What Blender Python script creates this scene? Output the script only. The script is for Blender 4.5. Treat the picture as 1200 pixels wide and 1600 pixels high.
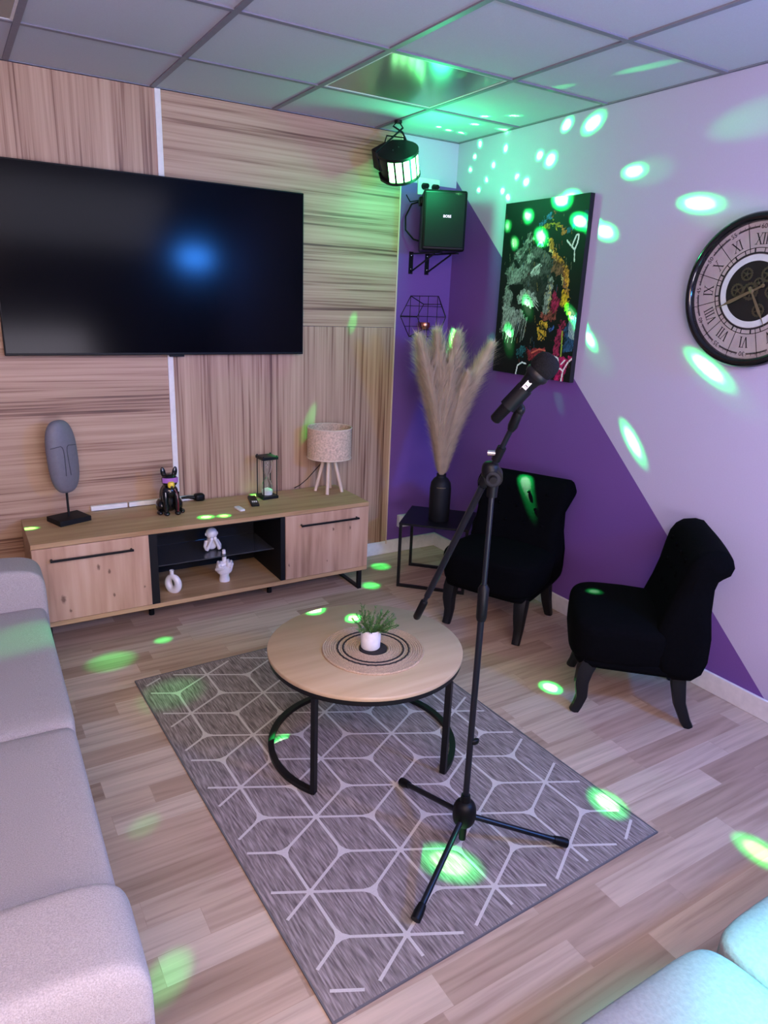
import bpy, bmesh, math, random
import numpy as np
from mathutils import Vector, Matrix, Euler, noise
random.seed(7)
PI = math.pi
R = math.radians
for o in list(bpy.data.objects): bpy.data.objects.remove(o)
SC = bpy.context.scene
COL = SC.collection

# ------------------------------------------------------------------ camera
def make_camera():
    y, p, r = R(31.915), R(16.906), R(2.318)
    f = Vector((math.sin(y)*math.cos(p), math.cos(y)*math.cos(p), -math.sin(p)))
    rt = Vector((math.cos(y), -math.sin(y), 0)); up = rt.cross(f)
    rt2 = rt*math.cos(r)+up*math.sin(r); up2 = -rt*math.sin(r)+up*math.cos(r)
    m = Matrix((rt2, up2, -f)).transposed().to_4x4()
    m.translation = (-2.722, -3.702, 1.612)
    cd = bpy.data.cameras.new('camera'); cd.sensor_fit = 'VERTICAL'; cd.sensor_height = 36
    cd.lens = 36*1095/1600; cd.clip_start = .02
    c = bpy.data.objects.new('camera', cd); COL.objects.link(c); c.matrix_world = m
    SC.camera = c
make_camera()
SC.view_settings.view_transform = 'Standard'; SC.view_settings.look = 'None'
SC.view_settings.gamma = 1; SC.view_settings.exposure = .2; SC.view_settings.use_curve_mapping = False
w = bpy.data.worlds.new('world'); SC.world = w; w.use_nodes = True
w.node_tree.nodes['Background'].inputs[0].default_value = (.3, .3, .5, 1)
w.node_tree.nodes['Background'].inputs[1].default_value = .15

# ------------------------------------------------------------------ lights of the room and added fills
def lamp(name, kind, loc, target, energy, color, **kw):
    d = bpy.data.lights.new(name, kind); d.energy = energy; d.color = color
    for k, v in kw.items(): setattr(d, k, v)
    o = bpy.data.objects.new(name, d); COL.objects.link(o); o.location = loc
    o.rotation_euler = (Vector(target)-Vector(loc)).to_track_quat('-Z', 'Y').to_euler()
    return o
lamp('warm_room_light', 'AREA', (-3.0, -4.1, 2.2), (-1.9, -.8, .8), 53, (1, .68, .53), shape='RECTANGLE', size=1.3, size_y=1.0)
lamp('added_overhead_fill', 'AREA', (-1.5, -3.9, 2.42), (-1.3, -2.0, .3), 34, (.80, .78, 1), shape='RECTANGLE', size=1.6, size_y=1.2)  # added overhead fill that brightens the floor, no ceiling fitting
lamp('added_upward_fill', 'AREA', (-2.0, -4.5, .9), (-1.6, -1.6, 2.5), 42, (.88, .80, .96), shape='RECTANGLE', size=1.2, size_y=.6)  # added fill aimed upward to lift the ceiling, no actual lamp
lamp('blue_party_light', 'AREA', (-.35, -4.25, 1.95), (-1.0, -2.0, .9), 50, (.04, .26, 1), shape='ELLIPSE', size=.32, size_y=.16)
lamp('cyan_party_spot', 'SPOT', (-1.35, -4.0, 2.3), (-1.5, -3.62, .45), 1700, (.04, .86, 1), spot_size=R(28), spot_blend=.9, shadow_soft_size=.12)

# green beams of the derby light, one from an added source: (target x, y, z, half angle in degrees, strength)
SRC = Vector((-.50, -.40, 2.21))
BEAMS = [
(0,-.878,2.460,2.4,1),(0,-1.046,2.438,3.0,1),(0,-.702,2.347,2.5,1),(0,-.785,2.315,3.4,1),(0,-1.326,2.200,1.9,1),(0,-1.688,2.038,1.7,1),(0,-1.201,1.956,2.4,1),
(0,-.127,2.348,1.6,.7),(0,-.161,2.411,1.6,.7),(0,-.335,2.347,2.2,.8),(0,-.428,2.418,2.4,.8),(0,-.282,2.278,1.9,.8),(0,-.219,2.231,1.9,.8),(0,-.200,2.472,2.0,.8),(0,-.542,2.265,2.2,.8),(0,-.617,2.232,2.7,1),(0,-.430,2.207,2.3,.8),(0,-.483,2.167,2.3,.8),(0,-.386,2.122,2.3,.8),
(0,-1.186,1.461,1.5,.9),(0,-1.853,1.387,1.4,1),(0,-1.528,1.012,1.3,1),
(0,-1.876,2.320,2.7,.12),(0,-1.025,1.139,1.4,.12),(0,-.444,1.375,2.4,.25),(0,-1.397,2.192,3.2,.08),(0,-1.806,2.0,2.9,.07),(0,-1.889,1.351,2.2,.08),(0,-1.231,1.418,2.9,.06),
(-.03,-.533,2.018,3.3,3),(-.03,-.690,2.056,3.6,3),(-.03,-.603,1.927,3.0,3),(-.03,-.922,2.116,3.8,3),(-.03,-.802,1.950,3.6,3),(-.03,-1.063,2.007,2.7,3),(-.03,-.751,1.599,2.8,.6),(-.03,-.624,1.423,2.8,1),(-.03,-1.076,1.578,1.6,2),
(-.242,-.221,2.5,3.2,.5),(-.324,-.247,2.5,3.1,.5),(-.153,-.220,2.5,2.9,.5),(-.282,-.574,2.5,3.6,.5),(-.183,-.678,2.5,2.8,.5),(-.033,-.429,2.5,3.2,.4),(-.219,-.417,2.5,3.8,.5),(-.349,-1.156,2.5,1.9,.2),(-.288,-1.545,2.5,1.7,.28),(-.775,-1.038,2.5,1.6,.2),
(-.547,-.199,0,1.6,.3),(-.757,-.439,0,1.4,.3),(-.621,-1.777,0,1.0,1.1),(-2.251,-.675,0,1.8,.16),(-1.997,-.575,0,.8,.25),(-1.828,-1.610,0,.9,.6),(-1.621,-2.379,0,1.35,.55),(-.989,-2.432,0,1.1,.6),(-.732,-2.810,0,1.0,.5),(-2.443,-2.337,0,.9,.14),(-2.087,-1.075,0,2.4,.06),(-.161,-.886,0,1.6,.5),(-2.370,-1.787,0,.8,.04),
(-1.6,-1.39,.41,.7,.4),(-1.485,-1.52,.41,.75,1.0),(-1.699,-.359,.52,.95,.8),(-1.611,-.375,.52,.9,.6),(-1.332,-.103,.52,1.8,.8),(-2.49,-.2,.52,.6,.6),
(-2.611,-1.227,.45,2.5,.07),(-.2,-1.165,.551,1.4,10),(-.443,-1.780,.45,.8,3),
(-.344,-.5,1.396,2.4,.5),(-.258,-.5,1.065,2.2,.5),(-.696,0,1.451,2.0,.28),(-.978,0,.866,1.4,.28)]
KB = 380
SRC2 = Vector((-.45, -4.2, 2.0))  # added second source so the tripod beam clears the table
for bx_, by_, bz_, ha, s in BEAMS:
    t = Vector((bx_, by_, bz_)); src = SRC2 if (bx_, by_) == (-1.621, -2.379) else SRC; d = (t-src).length
    if s > .3:
        lamp('green_beam_core', 'SPOT', src, t, KB*s*d*d*.9, (.75, 1, .72), spot_size=2*R(ha)*.72, spot_blend=.7, shadow_soft_size=.004)
    lamp('green_beam', 'SPOT', src, t, KB*s*d*d, (.008, 1, .15) if s > .3 else (.015, 1, .16), spot_size=2*R(ha)*1.2, spot_blend=.8 if s > .3 else 1, shadow_soft_size=.004)
lamp('green_glow', 'POINT', (-.46, -.44, 2.2), (0, -.35, 2.45), 11, (.04, 1, .36), shadow_soft_size=.05)

# ------------------------------------------------------------------ materials
def nodes(name):
    m = bpy.data.materials.new(name); m.use_nodes = True
    nt = m.node_tree; return m, nt, nt.nodes['Principled BSDF']
def N(nt, t, **kw):
    n = nt.nodes.new(t)
    for k, v in kw.items():
        if k.startswith('i_'): n.inputs[k[2:].replace('_', ' ')].default_value = v
        else: setattr(n, k, v)
    return n
def ramp(nt, stops):
    n = nt.nodes.new('ShaderNodeValToRGB'); e = n.color_ramp.elements
    while len(e) < len(stops): e.new(.5)
    for k, (p, c) in enumerate(stops): e[k].position = p; e[k].color = (*c, 1)
    return n
def plain(name, c, rough=.5, metal=0, spec=.5, noise_amt=.06, nscale=30, bump=0, sheen=0, coat=0):
    m, nt, b = nodes(name); L = nt.links
    tc = N(nt, 'ShaderNodeTexCoord'); no = N(nt, 'ShaderNodeTexNoise'); no.inputs['Scale'].default_value = nscale; no.inputs['Detail'].default_value = 3
    L.new(tc.outputs['Object'], no.inputs['Vector'])
    lo = tuple(max(0, x*(1-noise_amt)) for x in c); hi = tuple(min(1, x*(1+noise_amt)) for x in c)
    r = ramp(nt, [(.3, lo), (.7, hi)]); L.new(no.outputs[0], r.inputs[0]); L.new(r.outputs[0], b.inputs['Base Color'])
    b.inputs['Roughness'].default_value = rough; b.inputs['Metallic'].default_value = metal
    b.inputs['Specular IOR Level'].default_value = spec
    if sheen: b.inputs['Sheen Weight'].default_value = sheen; b.inputs['Sheen Roughness'].default_value = .4
    if coat: b.inputs['Coat Weight'].default_value = coat
    if bump:
        bm = N(nt, 'ShaderNodeBump'); bm.inputs['Strength'].default_value = bump; bm.inputs['Distance'].default_value = .002
        L.new(no.outputs[0], bm.inputs['Height']); L.new(bm.outputs[0], b.inputs['Normal'])
    return m
def emis(name, c, s):
    m, nt, b = nodes(name)
    b.inputs['Base Color'].default_value = (*c, 1); b.inputs['Emission Color'].default_value = (*c, 1); b.inputs['Emission Strength'].default_value = s
    return m
def grain(name, axis, stops, fine=55, along=1.2, rough=.5, knots=False, wob=.25):
    """wood with streaks running along one axis of the object"""
    m, nt, b = nodes(name); L = nt.links
    tc = N(nt, 'ShaderNodeTexCoord')
    sc = [fine, fine, fine]; sc['xyz'.index(axis)] = along
    mp = N(nt, 'ShaderNodeMapping'); mp.inputs['Scale'].default_value = sc; L.new(tc.outputs['Object'], mp.inputs['Vector'])
    n1 = N(nt, 'ShaderNodeTexNoise'); n1.inputs['Scale'].default_value = 1; n1.inputs['Detail'].default_value = 5; n1.inputs['Distortion'].default_value = wob
    L.new(mp.outputs[0], n1.inputs['Vector'])
    mp2 = N(nt, 'ShaderNodeMapping'); mp2.inputs['Scale'].default_value = [s*.22 if s > along else s*.6 for s in sc]; mp2.inputs['Location'].default_value = (3, 7, 5)
    L.new(tc.outputs['Object'], mp2.inputs['Vector'])
    n2 = N(nt, 'ShaderNodeTexNoise'); n2.inputs['Scale'].default_value = 1; n2.inputs['Detail'].default_value = 2; L.new(mp2.outputs[0], n2.inputs['Vector'])
    mx = N(nt, 'ShaderNodeMath', operation='MULTIPLY_ADD'); mx.inputs[1].default_value = .62
    ml = N(nt, 'ShaderNodeMath', operation='MULTIPLY'); ml.inputs[1].default_value = .38
    L.new(n2.outputs[0], ml.inputs[0]); L.new(n1.outputs[0], mx.inputs[0]); L.new(ml.outputs[0], mx.inputs[2])
    r = ramp(nt, stops); L.new(mx.outputs[0], r.inputs[0]); out = r.outputs[0]
    for kx, kz, kr_ in (knots or ()):
        ds = N(nt, 'ShaderNodeVectorMath', operation='SUBTRACT'); ds.inputs[1].default_value = (kx, -.205, kz); L.new(tc.outputs['Object'], ds.inputs[0])
        nn = N(nt, 'ShaderNodeTexNoise'); nn.inputs['Scale'].default_value = 70; L.new(tc.outputs['Object'], nn.inputs['Vector'])
        sc2 = N(nt, 'ShaderNodeVectorMath', operation='MULTIPLY'); sc2.inputs[1].default_value = (1, 0, .55); L.new(ds.outputs[0], sc2.inputs[0])
        le = N(nt, 'ShaderNodeVectorMath', operation='LENGTH'); L.new(sc2.outputs[0], le.inputs[0])
        ad = N(nt, 'ShaderNodeMath', operation='MULTIPLY_ADD'); ad.inputs[1].default_value = .014; L.new(nn.outputs[0], ad.inputs[0]); L.new(le.outputs['Value'], ad.inputs[2])
        mr = N(nt, 'ShaderNodeMapRange'); mr.inputs[1].default_value = .007+kr_*.35; mr.inputs[2].default_value = .007+kr_; mr.inputs[3].default_value = .8; mr.inputs[4].default_value = 0; L.new(ad.outputs[0], mr.inputs[0])
        mm = N(nt, 'ShaderNodeMixRGB'); mm.inputs[2].default_value = (.10, .045, .022, 1); L.new(mr.outputs[0], mm.inputs[0]); L.new(out, mm.inputs[1]); out = mm.outputs[0]
    L.new(out, b.inputs['Base Color']); b.inputs['Roughness'].default_value = rough
    return m
CLAD = [(.33, (.10, .042, .024)), (.41, (.25, .13, .078)), (.46, (.39, .235, .15)), (.55, (.47, .305, .20)), (.70, (.56, .38, .26))]
M = {}
M['clad_h'] = grain('zebrano_laminate_horizontal', 'x', CLAD, fine=78, along=1.1)
M['clad_v'] = grain('zebrano_laminate_vertical', 'z', CLAD, fine=78, along=1.1)
OAK = [(.32, (.30, .16, .06)), (.45, (.42, .255, .12)), (.6, (.50, .32, .16)), (.75, (.56, .38, .21))]
M['oak_x'] = grain('oak_horizontal', 'x', OAK, fine=30, along=2.0)
M['oak_door'] = grain('oak_knotty_vertical', 'z', [(.32, (.32, .175, .10)), (.45, (.48, .29, .18)), (.6, (.56, .36, .235)), (.75, (.61, .42, .29))], fine=26, along=2.0, knots=[(-.585, .372, .009), (-.54, .345, .007), (-.745, .24, .013), (-.525, .225, .006), (-.385, .24, .006), (.74, .385, .008), (.635, .39, .006), (.37, .22, .007), (.60, .21, .005), (-.72, .18, .007)])
M['oak_top'] = grain('oak_table_top', 'x', [(.3, (.40, .28, .16)), (.5, (.48, .345, .21)), (.7, (.54, .40, .26))], fine=18, along=1.5, rough=.38)
M['lamp_wood'] = grain('pale_lamp_wood', 'z', [(.3, (.62, .46, .34)), (.7, (.76, .6, .46))], fine=60, along=6)
M['black_metal'] = plain('black_powder_coated_metal', (.004, .004, .005), .45, .0, .3)
M['black_plastic'] = plain('black_plastic', (.0025, .0025, .003), .45, spec=.2)
M['black_gloss'] = plain('glossy_black_glaze', (.004, .004, .005), .12, coat=.3)
M['black_matte'] = plain('matte_black_ceramic', (.005, .005, .006), .6, spec=.25)
M['pole_metal'] = plain('black_enamelled_tube', (.003, .004, .008), .36, .0, .4)
M['chrome'] = plain('chrome_screw', (.7, .7, .72), .2, 1)
M['velvet'] = plain('black_velvet', (.0016, .0016, .0022), .95, spec=.05, nscale=90, noise_amt=.3, bump=.3)
M['leg_black'] = plain('black_lacquered_wood', (.004, .004, .005), .5, spec=.3)
M['white_plastic'] = plain('white_plastic', (.75, .74, .72), .4)
M['white_trim'] = plain('white_trim_paint', (.78, .74, .72), .45)
M['ceramic'] = plain('white_glazed_ceramic', (.80, .78, .78), .22, coat=.4)
M['stone'] = plain('grey_cast_stone', (.15, .145, .165), .5, nscale=60, noise_amt=.06, bump=.05)
M['groove'] = plain('dark_grey_groove', (.05, .05, .06), .7)
M['screen'] = plain('dark_television_glass', (.0012, .0012, .0025), .14, spec=.075, noise_amt=0)
M['grille'] = plain('black_speaker_grille', (.0035, .004, .004), .65, spec=.2, nscale=700, noise_amt=.8, bump=.5)
M['copper'] = plain('copper_metal', (.85, .32, .2), .25, 1)
M['brass'] = plain('aged_brass', (.32, .25, .14), .4, .8)
M['gear'] = plain('dull_bronze_gear', (.10, .085, .05), .45, .6)
M['clock_face'] = plain('aged_cream_shaded_face', (.40, .33, .33), .5, nscale=14, noise_amt=.1)  # base colour lowered to hold the shade of the recessed dial
M['clock_ring'] = plain('pale_silver_clock_ring', (.6, .6, .62), .35)
M['clock_dark'] = plain('dark_clock_centre', (.012, .012, .010), .3)
M['ink'] = plain('dark_ink', (.015, .008, .012), .6)
M['lavender'] = plain('lavender_wall_paint', (.50, .43, .60), .8, nscale=160, noise_amt=.02, bump=.08)
M['plum'] = plain('purple_wall_paint', (.16, .066, .29), .75, nscale=160, noise_amt=.03, bump=.08)
M['tile'] = plain('ceiling_tile_board', (.50, .50, .55), .9, nscale=260, noise_amt=.04, bump=.1)
M['tgrid'] = plain('grey_ceiling_grid', (.20, .19, .23), .5)
M['diffuser'] = plain('unlit_panel_diffuser', (.20, .20, .17), .16, spec=1, noise_amt=0)
M['sofa'] = plain('light_grey_woven_fabric', (.35, .315, .305), .95, nscale=420, noise_amt=.2, bump=.6)
M['bench'] = plain('pale_boucle_fabric', (.27, .28, .28), .95, nscale=120, noise_amt=.1, bump=.8)
M['seam'] = plain('fabric_seam_shadow', (.22, .19, .2), .95)
M['jute'] = plain('woven_jute', (.44, .31, .20), .9, nscale=260, noise_amt=.3, bump=1)
M['jute_black'] = plain('black_dyed_jute', (.015, .01, .01), .9, nscale=200, noise_amt=.3, bump=.5)
M['leaf'] = plain('green_needle_leaf', (.06, .15, .03), .55, nscale=60, noise_amt=.5)
M['pampas'] = plain('dry_pampas_plume', (.70, .56, .39), .9, nscale=20, noise_amt=.12)
M['rug_line'] = plain('cream_rug_line', (.55, .50, .46), .95, nscale=500, noise_amt=.1, bump=.4)
M['glass'] = None
m, nt, b = nodes('clear_glass'); b.inputs['Base Color'].default_value = (.95, .97, 1, 1); b.inputs['Roughness'].default_value = .03; b.inputs['Transmission Weight'].default_value = 1; b.inputs['IOR'].default_value = 1.2; M['glass'] = m
m, nt, b = nodes('smoked_glass'); b.inputs['Base Color'].default_value = (.16, .17, .19, 1); b.inputs['Roughness'].default_value = .05; b.inputs['Transmission Weight'].default_value = .75; b.inputs['IOR'].default_value = 1.4; M['smoked'] = m
M['sand'] = plain('white_sand', (.8, .78, .74), .9)
M['led'] = emis('lit_green_lens', (.25, 1, .32), 10)
M['led_dim'] = emis('dim_green_lens', (.02, .6, .05), 1.2)
M['shade'] = plain('woven_raffia_shade', (.62, .45, .32), .9, nscale=90, noise_amt=.25, bump=.8)
M['visor'] = plain('pink_violet_visor', (.42, .16, .5), .15, coat=.5)
M['yellow'] = plain('yellow_glaze', (.85, .6, .05), .3)
M['dogred'] = plain('dark_red_glaze', (.10, .004, .015), .2)
M['foam'] = plain('black_foam', (.006, .006, .007), .95, spec=.15, nscale=300, noise_amt=.5, bump=1)

def floor_mat():
    m, nt, b = nodes('oak_strip_laminate'); L = nt.links
    tc = N(nt, 'ShaderNodeTexCoord')
    mp = N(nt, 'ShaderNodeMapping'); mp.inputs['Location'].default_value = (.13, .558, 0); L.new(tc.outputs['Object'], mp.inputs['Vector'])
    br = N(nt, 'ShaderNodeTexBrick'); br.offset = .37; br.offset_frequency = 2; br.squash = .7; br.squash_frequency = 3
    for k, v in {'Scale': 1, 'Mortar Size': .0007, 'Brick Width': .58, 'Row Height': .095, 'Bias': 0, 'Mortar Smooth': .2}.items(): br.inputs[k].default_value = v
    br.inputs['Color1'].default_value = (0, 0, 0, 1); br.inputs['Color2'].default_value = (1, 1, 1, 1); br.inputs['Mortar'].default_value = (.2, .2, .2, 1)
    L.new(mp.outputs[0], br.inputs['Vector'])
    r = ramp(nt, [(0, (.37, .25, .175)), (.35, (.46, .32, .23)), (.7, (.52, .385, .285)), (1, (.58, .445, .34))]); L.new(br.outputs[0], r.inputs[0])
    mg = N(nt, 'ShaderNodeMapping'); mg.inputs['Scale'].default_value = (2.2, 42, 1); L.new(tc.outputs['Object'], mg.inputs['Vector'])
    ad = N(nt, 'ShaderNodeVectorMath', operation='ADD'); L.new(mg.outputs[0], ad.inputs[0])
    sc = N(nt, 'ShaderNodeVectorMath', operation='SCALE'); sc.inputs['Scale'].default_value = 9; L.new(br.outputs[0], sc.inputs[0]); L.new(sc.outputs[0], ad.inputs[1])
    no = N(nt, 'ShaderNodeTexNoise'); no.inputs['Scale'].default_value = 1; no.inputs['Detail'].default_value = 5; no.inputs['Distortion'].default_value = .6; L.new(ad.outputs[0], no.inputs['Vector'])
    gr = ramp(nt, [(.3, (.72, .68, .66)), (.5, (.95, .95, .95)), (.7, (1.1, 1.1, 1.1))]); L.new(no.outputs[0], gr.inputs[0])
    mm = N(nt, 'ShaderNodeMixRGB', blend_type='MULTIPLY'); mm.inputs[0].default_value = 1; L.new(r.outputs[0], mm.inputs[1]); L.new(gr.outputs[0], mm.inputs[2])
    L.new(mm.outputs[0], b.inputs['Base Color']); b.inputs['Roughness'].default_value = .42; b.inputs['Specular IOR Level'].default_value = .35
    return m
def rug_mat():
    m, nt, b = nodes('heathered_grey_rug'); L = nt.links
    tc = N(nt, 'ShaderNodeTexCoord'); mp = N(nt, 'ShaderNodeMapping'); mp.inputs['Scale'].default_value = (170, 14, 1); L.new(tc.outputs['Object'], mp.inputs['Vector'])
    no = N(nt, 'ShaderNodeTexNoise'); no.inputs['Scale'].default_value = 1; no.inputs['Detail'].default_value = 4; L.new(mp.outputs[0], no.inputs['Vector'])
    r = ramp(nt, [(.32, (.12, .095, .088)), (.5, (.235, .195, .18)), (.66, (.37, .31, .29))]); L.new(no.outputs[0], r.inputs[0]); L.new(r.outputs[0], b.inputs['Base Color'])
    b.inputs['Roughness'].default_value = .95; b.inputs['Specular IOR Level'].default_value = .1
    bm = N(nt, 'ShaderNodeBump'); bm.inputs['Strength'].default_value = .5; bm.inputs['Distance'].default_value = .002; L.new(no.outputs[0], bm.inputs['Height']); L.new(bm.outputs[0], b.inputs['Normal'])
    return m
M['floor'] = floor_mat(); M['rug'] = rug_mat()

# ------------------------------------------------------------------ mesh helpers
def rotz(a): return Matrix.Rotation(a, 3, 'Z')
class MB:
    def __init__(s): s.v = []; s.f = []; s.mi = []; s.cur = 0
    def mat(s, k): s.cur = k; return s
    def add(s, vs, fs):
        o = len(s.v); s.v += [Vector(x) for x in vs]; s.f += [tuple(i+o for i in f) for f in fs]; s.mi += [s.cur]*len(fs); return s
    def box(s, x0, x1, y0, y1, z0, z1):
        return s.add([(x0,y0,z0),(x1,y0,z0),(x1,y1,z0),(x0,y1,z0),(x0,y0,z1),(x1,y0,z1),(x1,y1,z1),(x0,y1,z1)],
                     [(3,2,1,0),(4,5,6,7),(0,1,5,4),(1,2,6,5),(2,3,7,6),(3,0,4,7)])
    def cbox(s, c, size, rot=None):
        h = [x/2 for x in size]; q = MB().box(-h[0],h[0],-h[1],h[1],-h[2],h[2])
        m = rot if rot else Matrix.Identity(3)
        return s.add([m@v+Vector(c) for v in q.v], q.f)
    def loft(s, rings, cap=True, closed=False):
        n = len(rings[0]); vs = [p for r in rings for p in r]; fs = []
        for i in range(len(rings)-(0 if closed else 1)):
            a = i*n; b = ((i+1) % len(rings))*n
            for j in range(n):
                k = (j+1) % n; fs.append((a+j, a+k, b+k, b+j))
        if cap and not closed: fs += [tuple(reversed(range(n))), tuple(range(len(vs)-n, len(vs)))]
        return s.add(vs, fs)
    def tube(s, pts, r, n=10, closed=False, square=False):
        pts = [Vector(p) for p in pts]; rs = r if isinstance(r, (list, tuple)) else [r]*len(pts)
        rings = []; up = None
        for i, p in enumerate(pts):
            a = pts[(i-1) % len(pts)] if (closed or i > 0) else p; b = pts[(i+1) % len(pts)] if (closed or i < len(pts)-1) else p
            t = (b-a).normalized()
            if up is None: up = Vector((0,0,1)) if abs(t.z) < .9 else Vector((1,0,0))
            u = (up-t*up.dot(t)); u.normalize(); v = t.cross(u); up = u
            ring = []
            for k in range(n):
                an = 2*PI*(k+.5)/n; c, sn = math.cos(an), math.sin(an)
                if square:
                    q = max(abs(c), abs(sn)); q = .5*q+.5*1; c, sn = c/q, sn/q
                ring.append(p+(u*c+v*sn)*rs[i])
            rings.append(ring)
        return s.loft(rings, True, closed)
    def cyl(s, p0, p1, r0, r1=None, n=20): return s.tube([p0, p1], [r0, r0 if r1 is None else r1], n)
    def lathe(s, prof, c=(0,0,0), n=32, m=None):
        rings = []
        for r, z in prof:
            rings.append([Vector((max(r,1e-4)*math.cos(2*PI*k/n), max(r,1e-4)*math.sin(2*PI*k/n), z)) for k in range(n)])
        if m: rings = [[m@p for p in g] for g in rings]
        return s.loft([[p+Vector(c) for p in g] for g in rings])
    def superel(s, c, size, e1=.4, e2=.4, nu=40, nv=20, m=None, fn=None):
        """rounded block: e small = boxy, 1 = ellipsoid"""
        P = lambda x, e: math.copysign(abs(x)**e, x)
        rings = []
        for i in range(nv+1):
            t = -PI/2+PI*i/nv; t = max(-PI/2+.02, min(PI/2-.02, t)); g = []
            for j in range(nu):
                u = 2*PI*j/nu
                p = Vector((P(math.cos(t),e1)*P(math.cos(u),e2)*size[0]/2, P(math.cos(t),e1)*P(math.sin(u),e2)*size[1]/2, P(math.sin(t),e1)*size[2]/2))
                if fn: p = fn(p)
                if m: p = m@p
                g.append(p+Vector(c))
            rings.append(g)
        return s.loft(rings)
    def prism(s, poly, fn, t0, t1):
        """poly of 2-D points, fn(a, b, t) -> 3-D"""
        n = len(poly); vs = [fn(a, b, t0) for a, b in poly]+[fn(a, b, t1) for a, b in poly]
        return s.add(vs, [tuple(reversed(range(n))), tuple(range(n, 2*n))]+[(i, (i+1) % n, n+(i+1) % n, n+i) for i in range(n)])
    def build(s, name, mats, parent=None, loc=(0,0,0), smooth=35, bevel=0, rz=0):
        me = bpy.data.meshes.new(name); me.from_pydata([tuple(v) for v in s.v], [], s.f)
        if not isinstance(mats, (list, tuple)): mats = [mats]
        for m in mats: me.materials.append(m)
        me.polygons.foreach_set('material_index', s.mi)
        bm = bmesh.new(); bm.from_mesh(me); bmesh.ops.recalc_face_normals(bm, faces=bm.faces); bm.to_mesh(me); bm.free()
        if smooth:
            me.polygons.foreach_set('use_smooth', [True]*len(me.polygons)); me.set_sharp_from_angle(angle=R(smooth))
        o = bpy.data.objects.new(name, me); COL.objects.link(o); o.location = loc; o.rotation_euler = (0, 0, rz)
        if parent: o.parent = parent
        if bevel:
            b = o.modifiers.new('bevel', 'BEVEL'); b.width = bevel; b.segments = 3; b.limit_method = 'ANGLE'; b.angle_limit = R(40)
        return o
def tag(o, label, cat, group=None, kind=None):
    o['label'] = label; o['category'] = cat
    if group: o['group'] = group
    if kind: o['kind'] = kind
    return o
def thing(name, label, cat, loc=(0,0,0), rz=0, group=None):
    o = bpy.data.objects.new(name, None); o.empty_display_size = .1; COL.objects.link(o); o.location = loc; o.rotation_euler = (0,0,rz)
    return tag(o, label, cat, group)
def struct(o): o['kind'] = 'structure'; return o
def copy_tree(o, parent=None):
    c = o.copy(); COL.objects.link(c); c.parent = parent
    for ch in [x for x in bpy.data.objects if x.parent == o]: copy_tree(ch, c)
    return c
def text_mb(mb, txt, size, fn, align='CENTER'):
    cu = bpy.data.curves.new('lettering', 'FONT'); cu.body = txt; cu.size = size; cu.align_x = align; cu.align_y = 'CENTER'; cu.fill_mode = 'FRONT'; cu.resolution_u = 3
    o = bpy.data.objects.new('lettering', cu); COL.objects.link(o)
    dg = bpy.context.evaluated_depsgraph_get(); dg.update(); ev = o.evaluated_get(dg); me = ev.to_mesh()
    vs = [fn(v.co.x, v.co.y) for v in me.vertices]; fs = [tuple(p.vertices) for p in me.polygons]
    mb.add(vs, fs); ev.to_mesh_clear(); bpy.data.objects.remove(o); bpy.data.curves.remove(cu)

# ------------------------------------------------------------------ room shell
H = 2.5; XL = -3.58; YN = -4.9
struct(MB().box(XL-.1, .1, YN-.1, .1, -.08, 0).build('floor', M['floor']))
wb = struct(MB().mat(0).box(XL-.1, .1, 0, .1, 2.26, H).mat(1).box(XL-.1, .1, 0, .1, 0, 2.26).build('wall_back', [M['lavender'], M['plum']]))
# right wall: purple below the diagonal
q = MB()
za = 2.30; sl = .934
yb = -(za)/sl
X = lambda a, b, t: Vector((t, a, b))
q.mat(1).prism([(0, 0), (yb, 0), (0, za)], X, 0, .1)
q.mat(0).prism([(yb, 0), (YN, 0), (YN, H), (0, H), (0, za)], X, 0, .1)
struct(q.build('wall_right', [M['lavender'], M['plum']], smooth=0))
struct(MB().box(XL-.1, XL, YN-.1, 0, 0, H).build('wall_left', M['lavender']))
struct(MB().box(XL-.1, .1, YN-.1, YN, 0, H).build('wall_front', M['lavender']))
PT = .012
def panel(x0, x1, z0, z1, mat):
    o = MB().box(x0, x1, -PT, -.0005, z0, z1).build('wood_panel', mat, wb, bevel=.0012); return o
XE = -.405; ZS = 1.45; TX0, TX1 = -1.763, -1.735
panel(XL+.001, TX0, ZS, H-.002, M['clad_v']); panel(TX1, XE, ZS, H-.002, M['clad_h'])
panel(XL+.001, TX0, .07, ZS-.002, M['clad_h']); panel(TX1, XE, .07, ZS-.002, M['clad_v'])
struct(MB().box(TX0, TX1, -.017, 0, .07, H-.001).build('trim_1', M['white_trim'], bevel=.002))
struct(MB().box(XE, XE+.008, -.015, 0, .07, H-.001).build('trim_2', M['lamp_wood']))
struct(MB().box(XL, 0, -.014, 0, 0, .09).build('baseboard_back', M['white_trim'], bevel=.003))
struct(MB().box(-.014, 0, YN, -.014, 0, .09).build('baseboard_right', M['white_trim'], bevel=.003))
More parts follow.
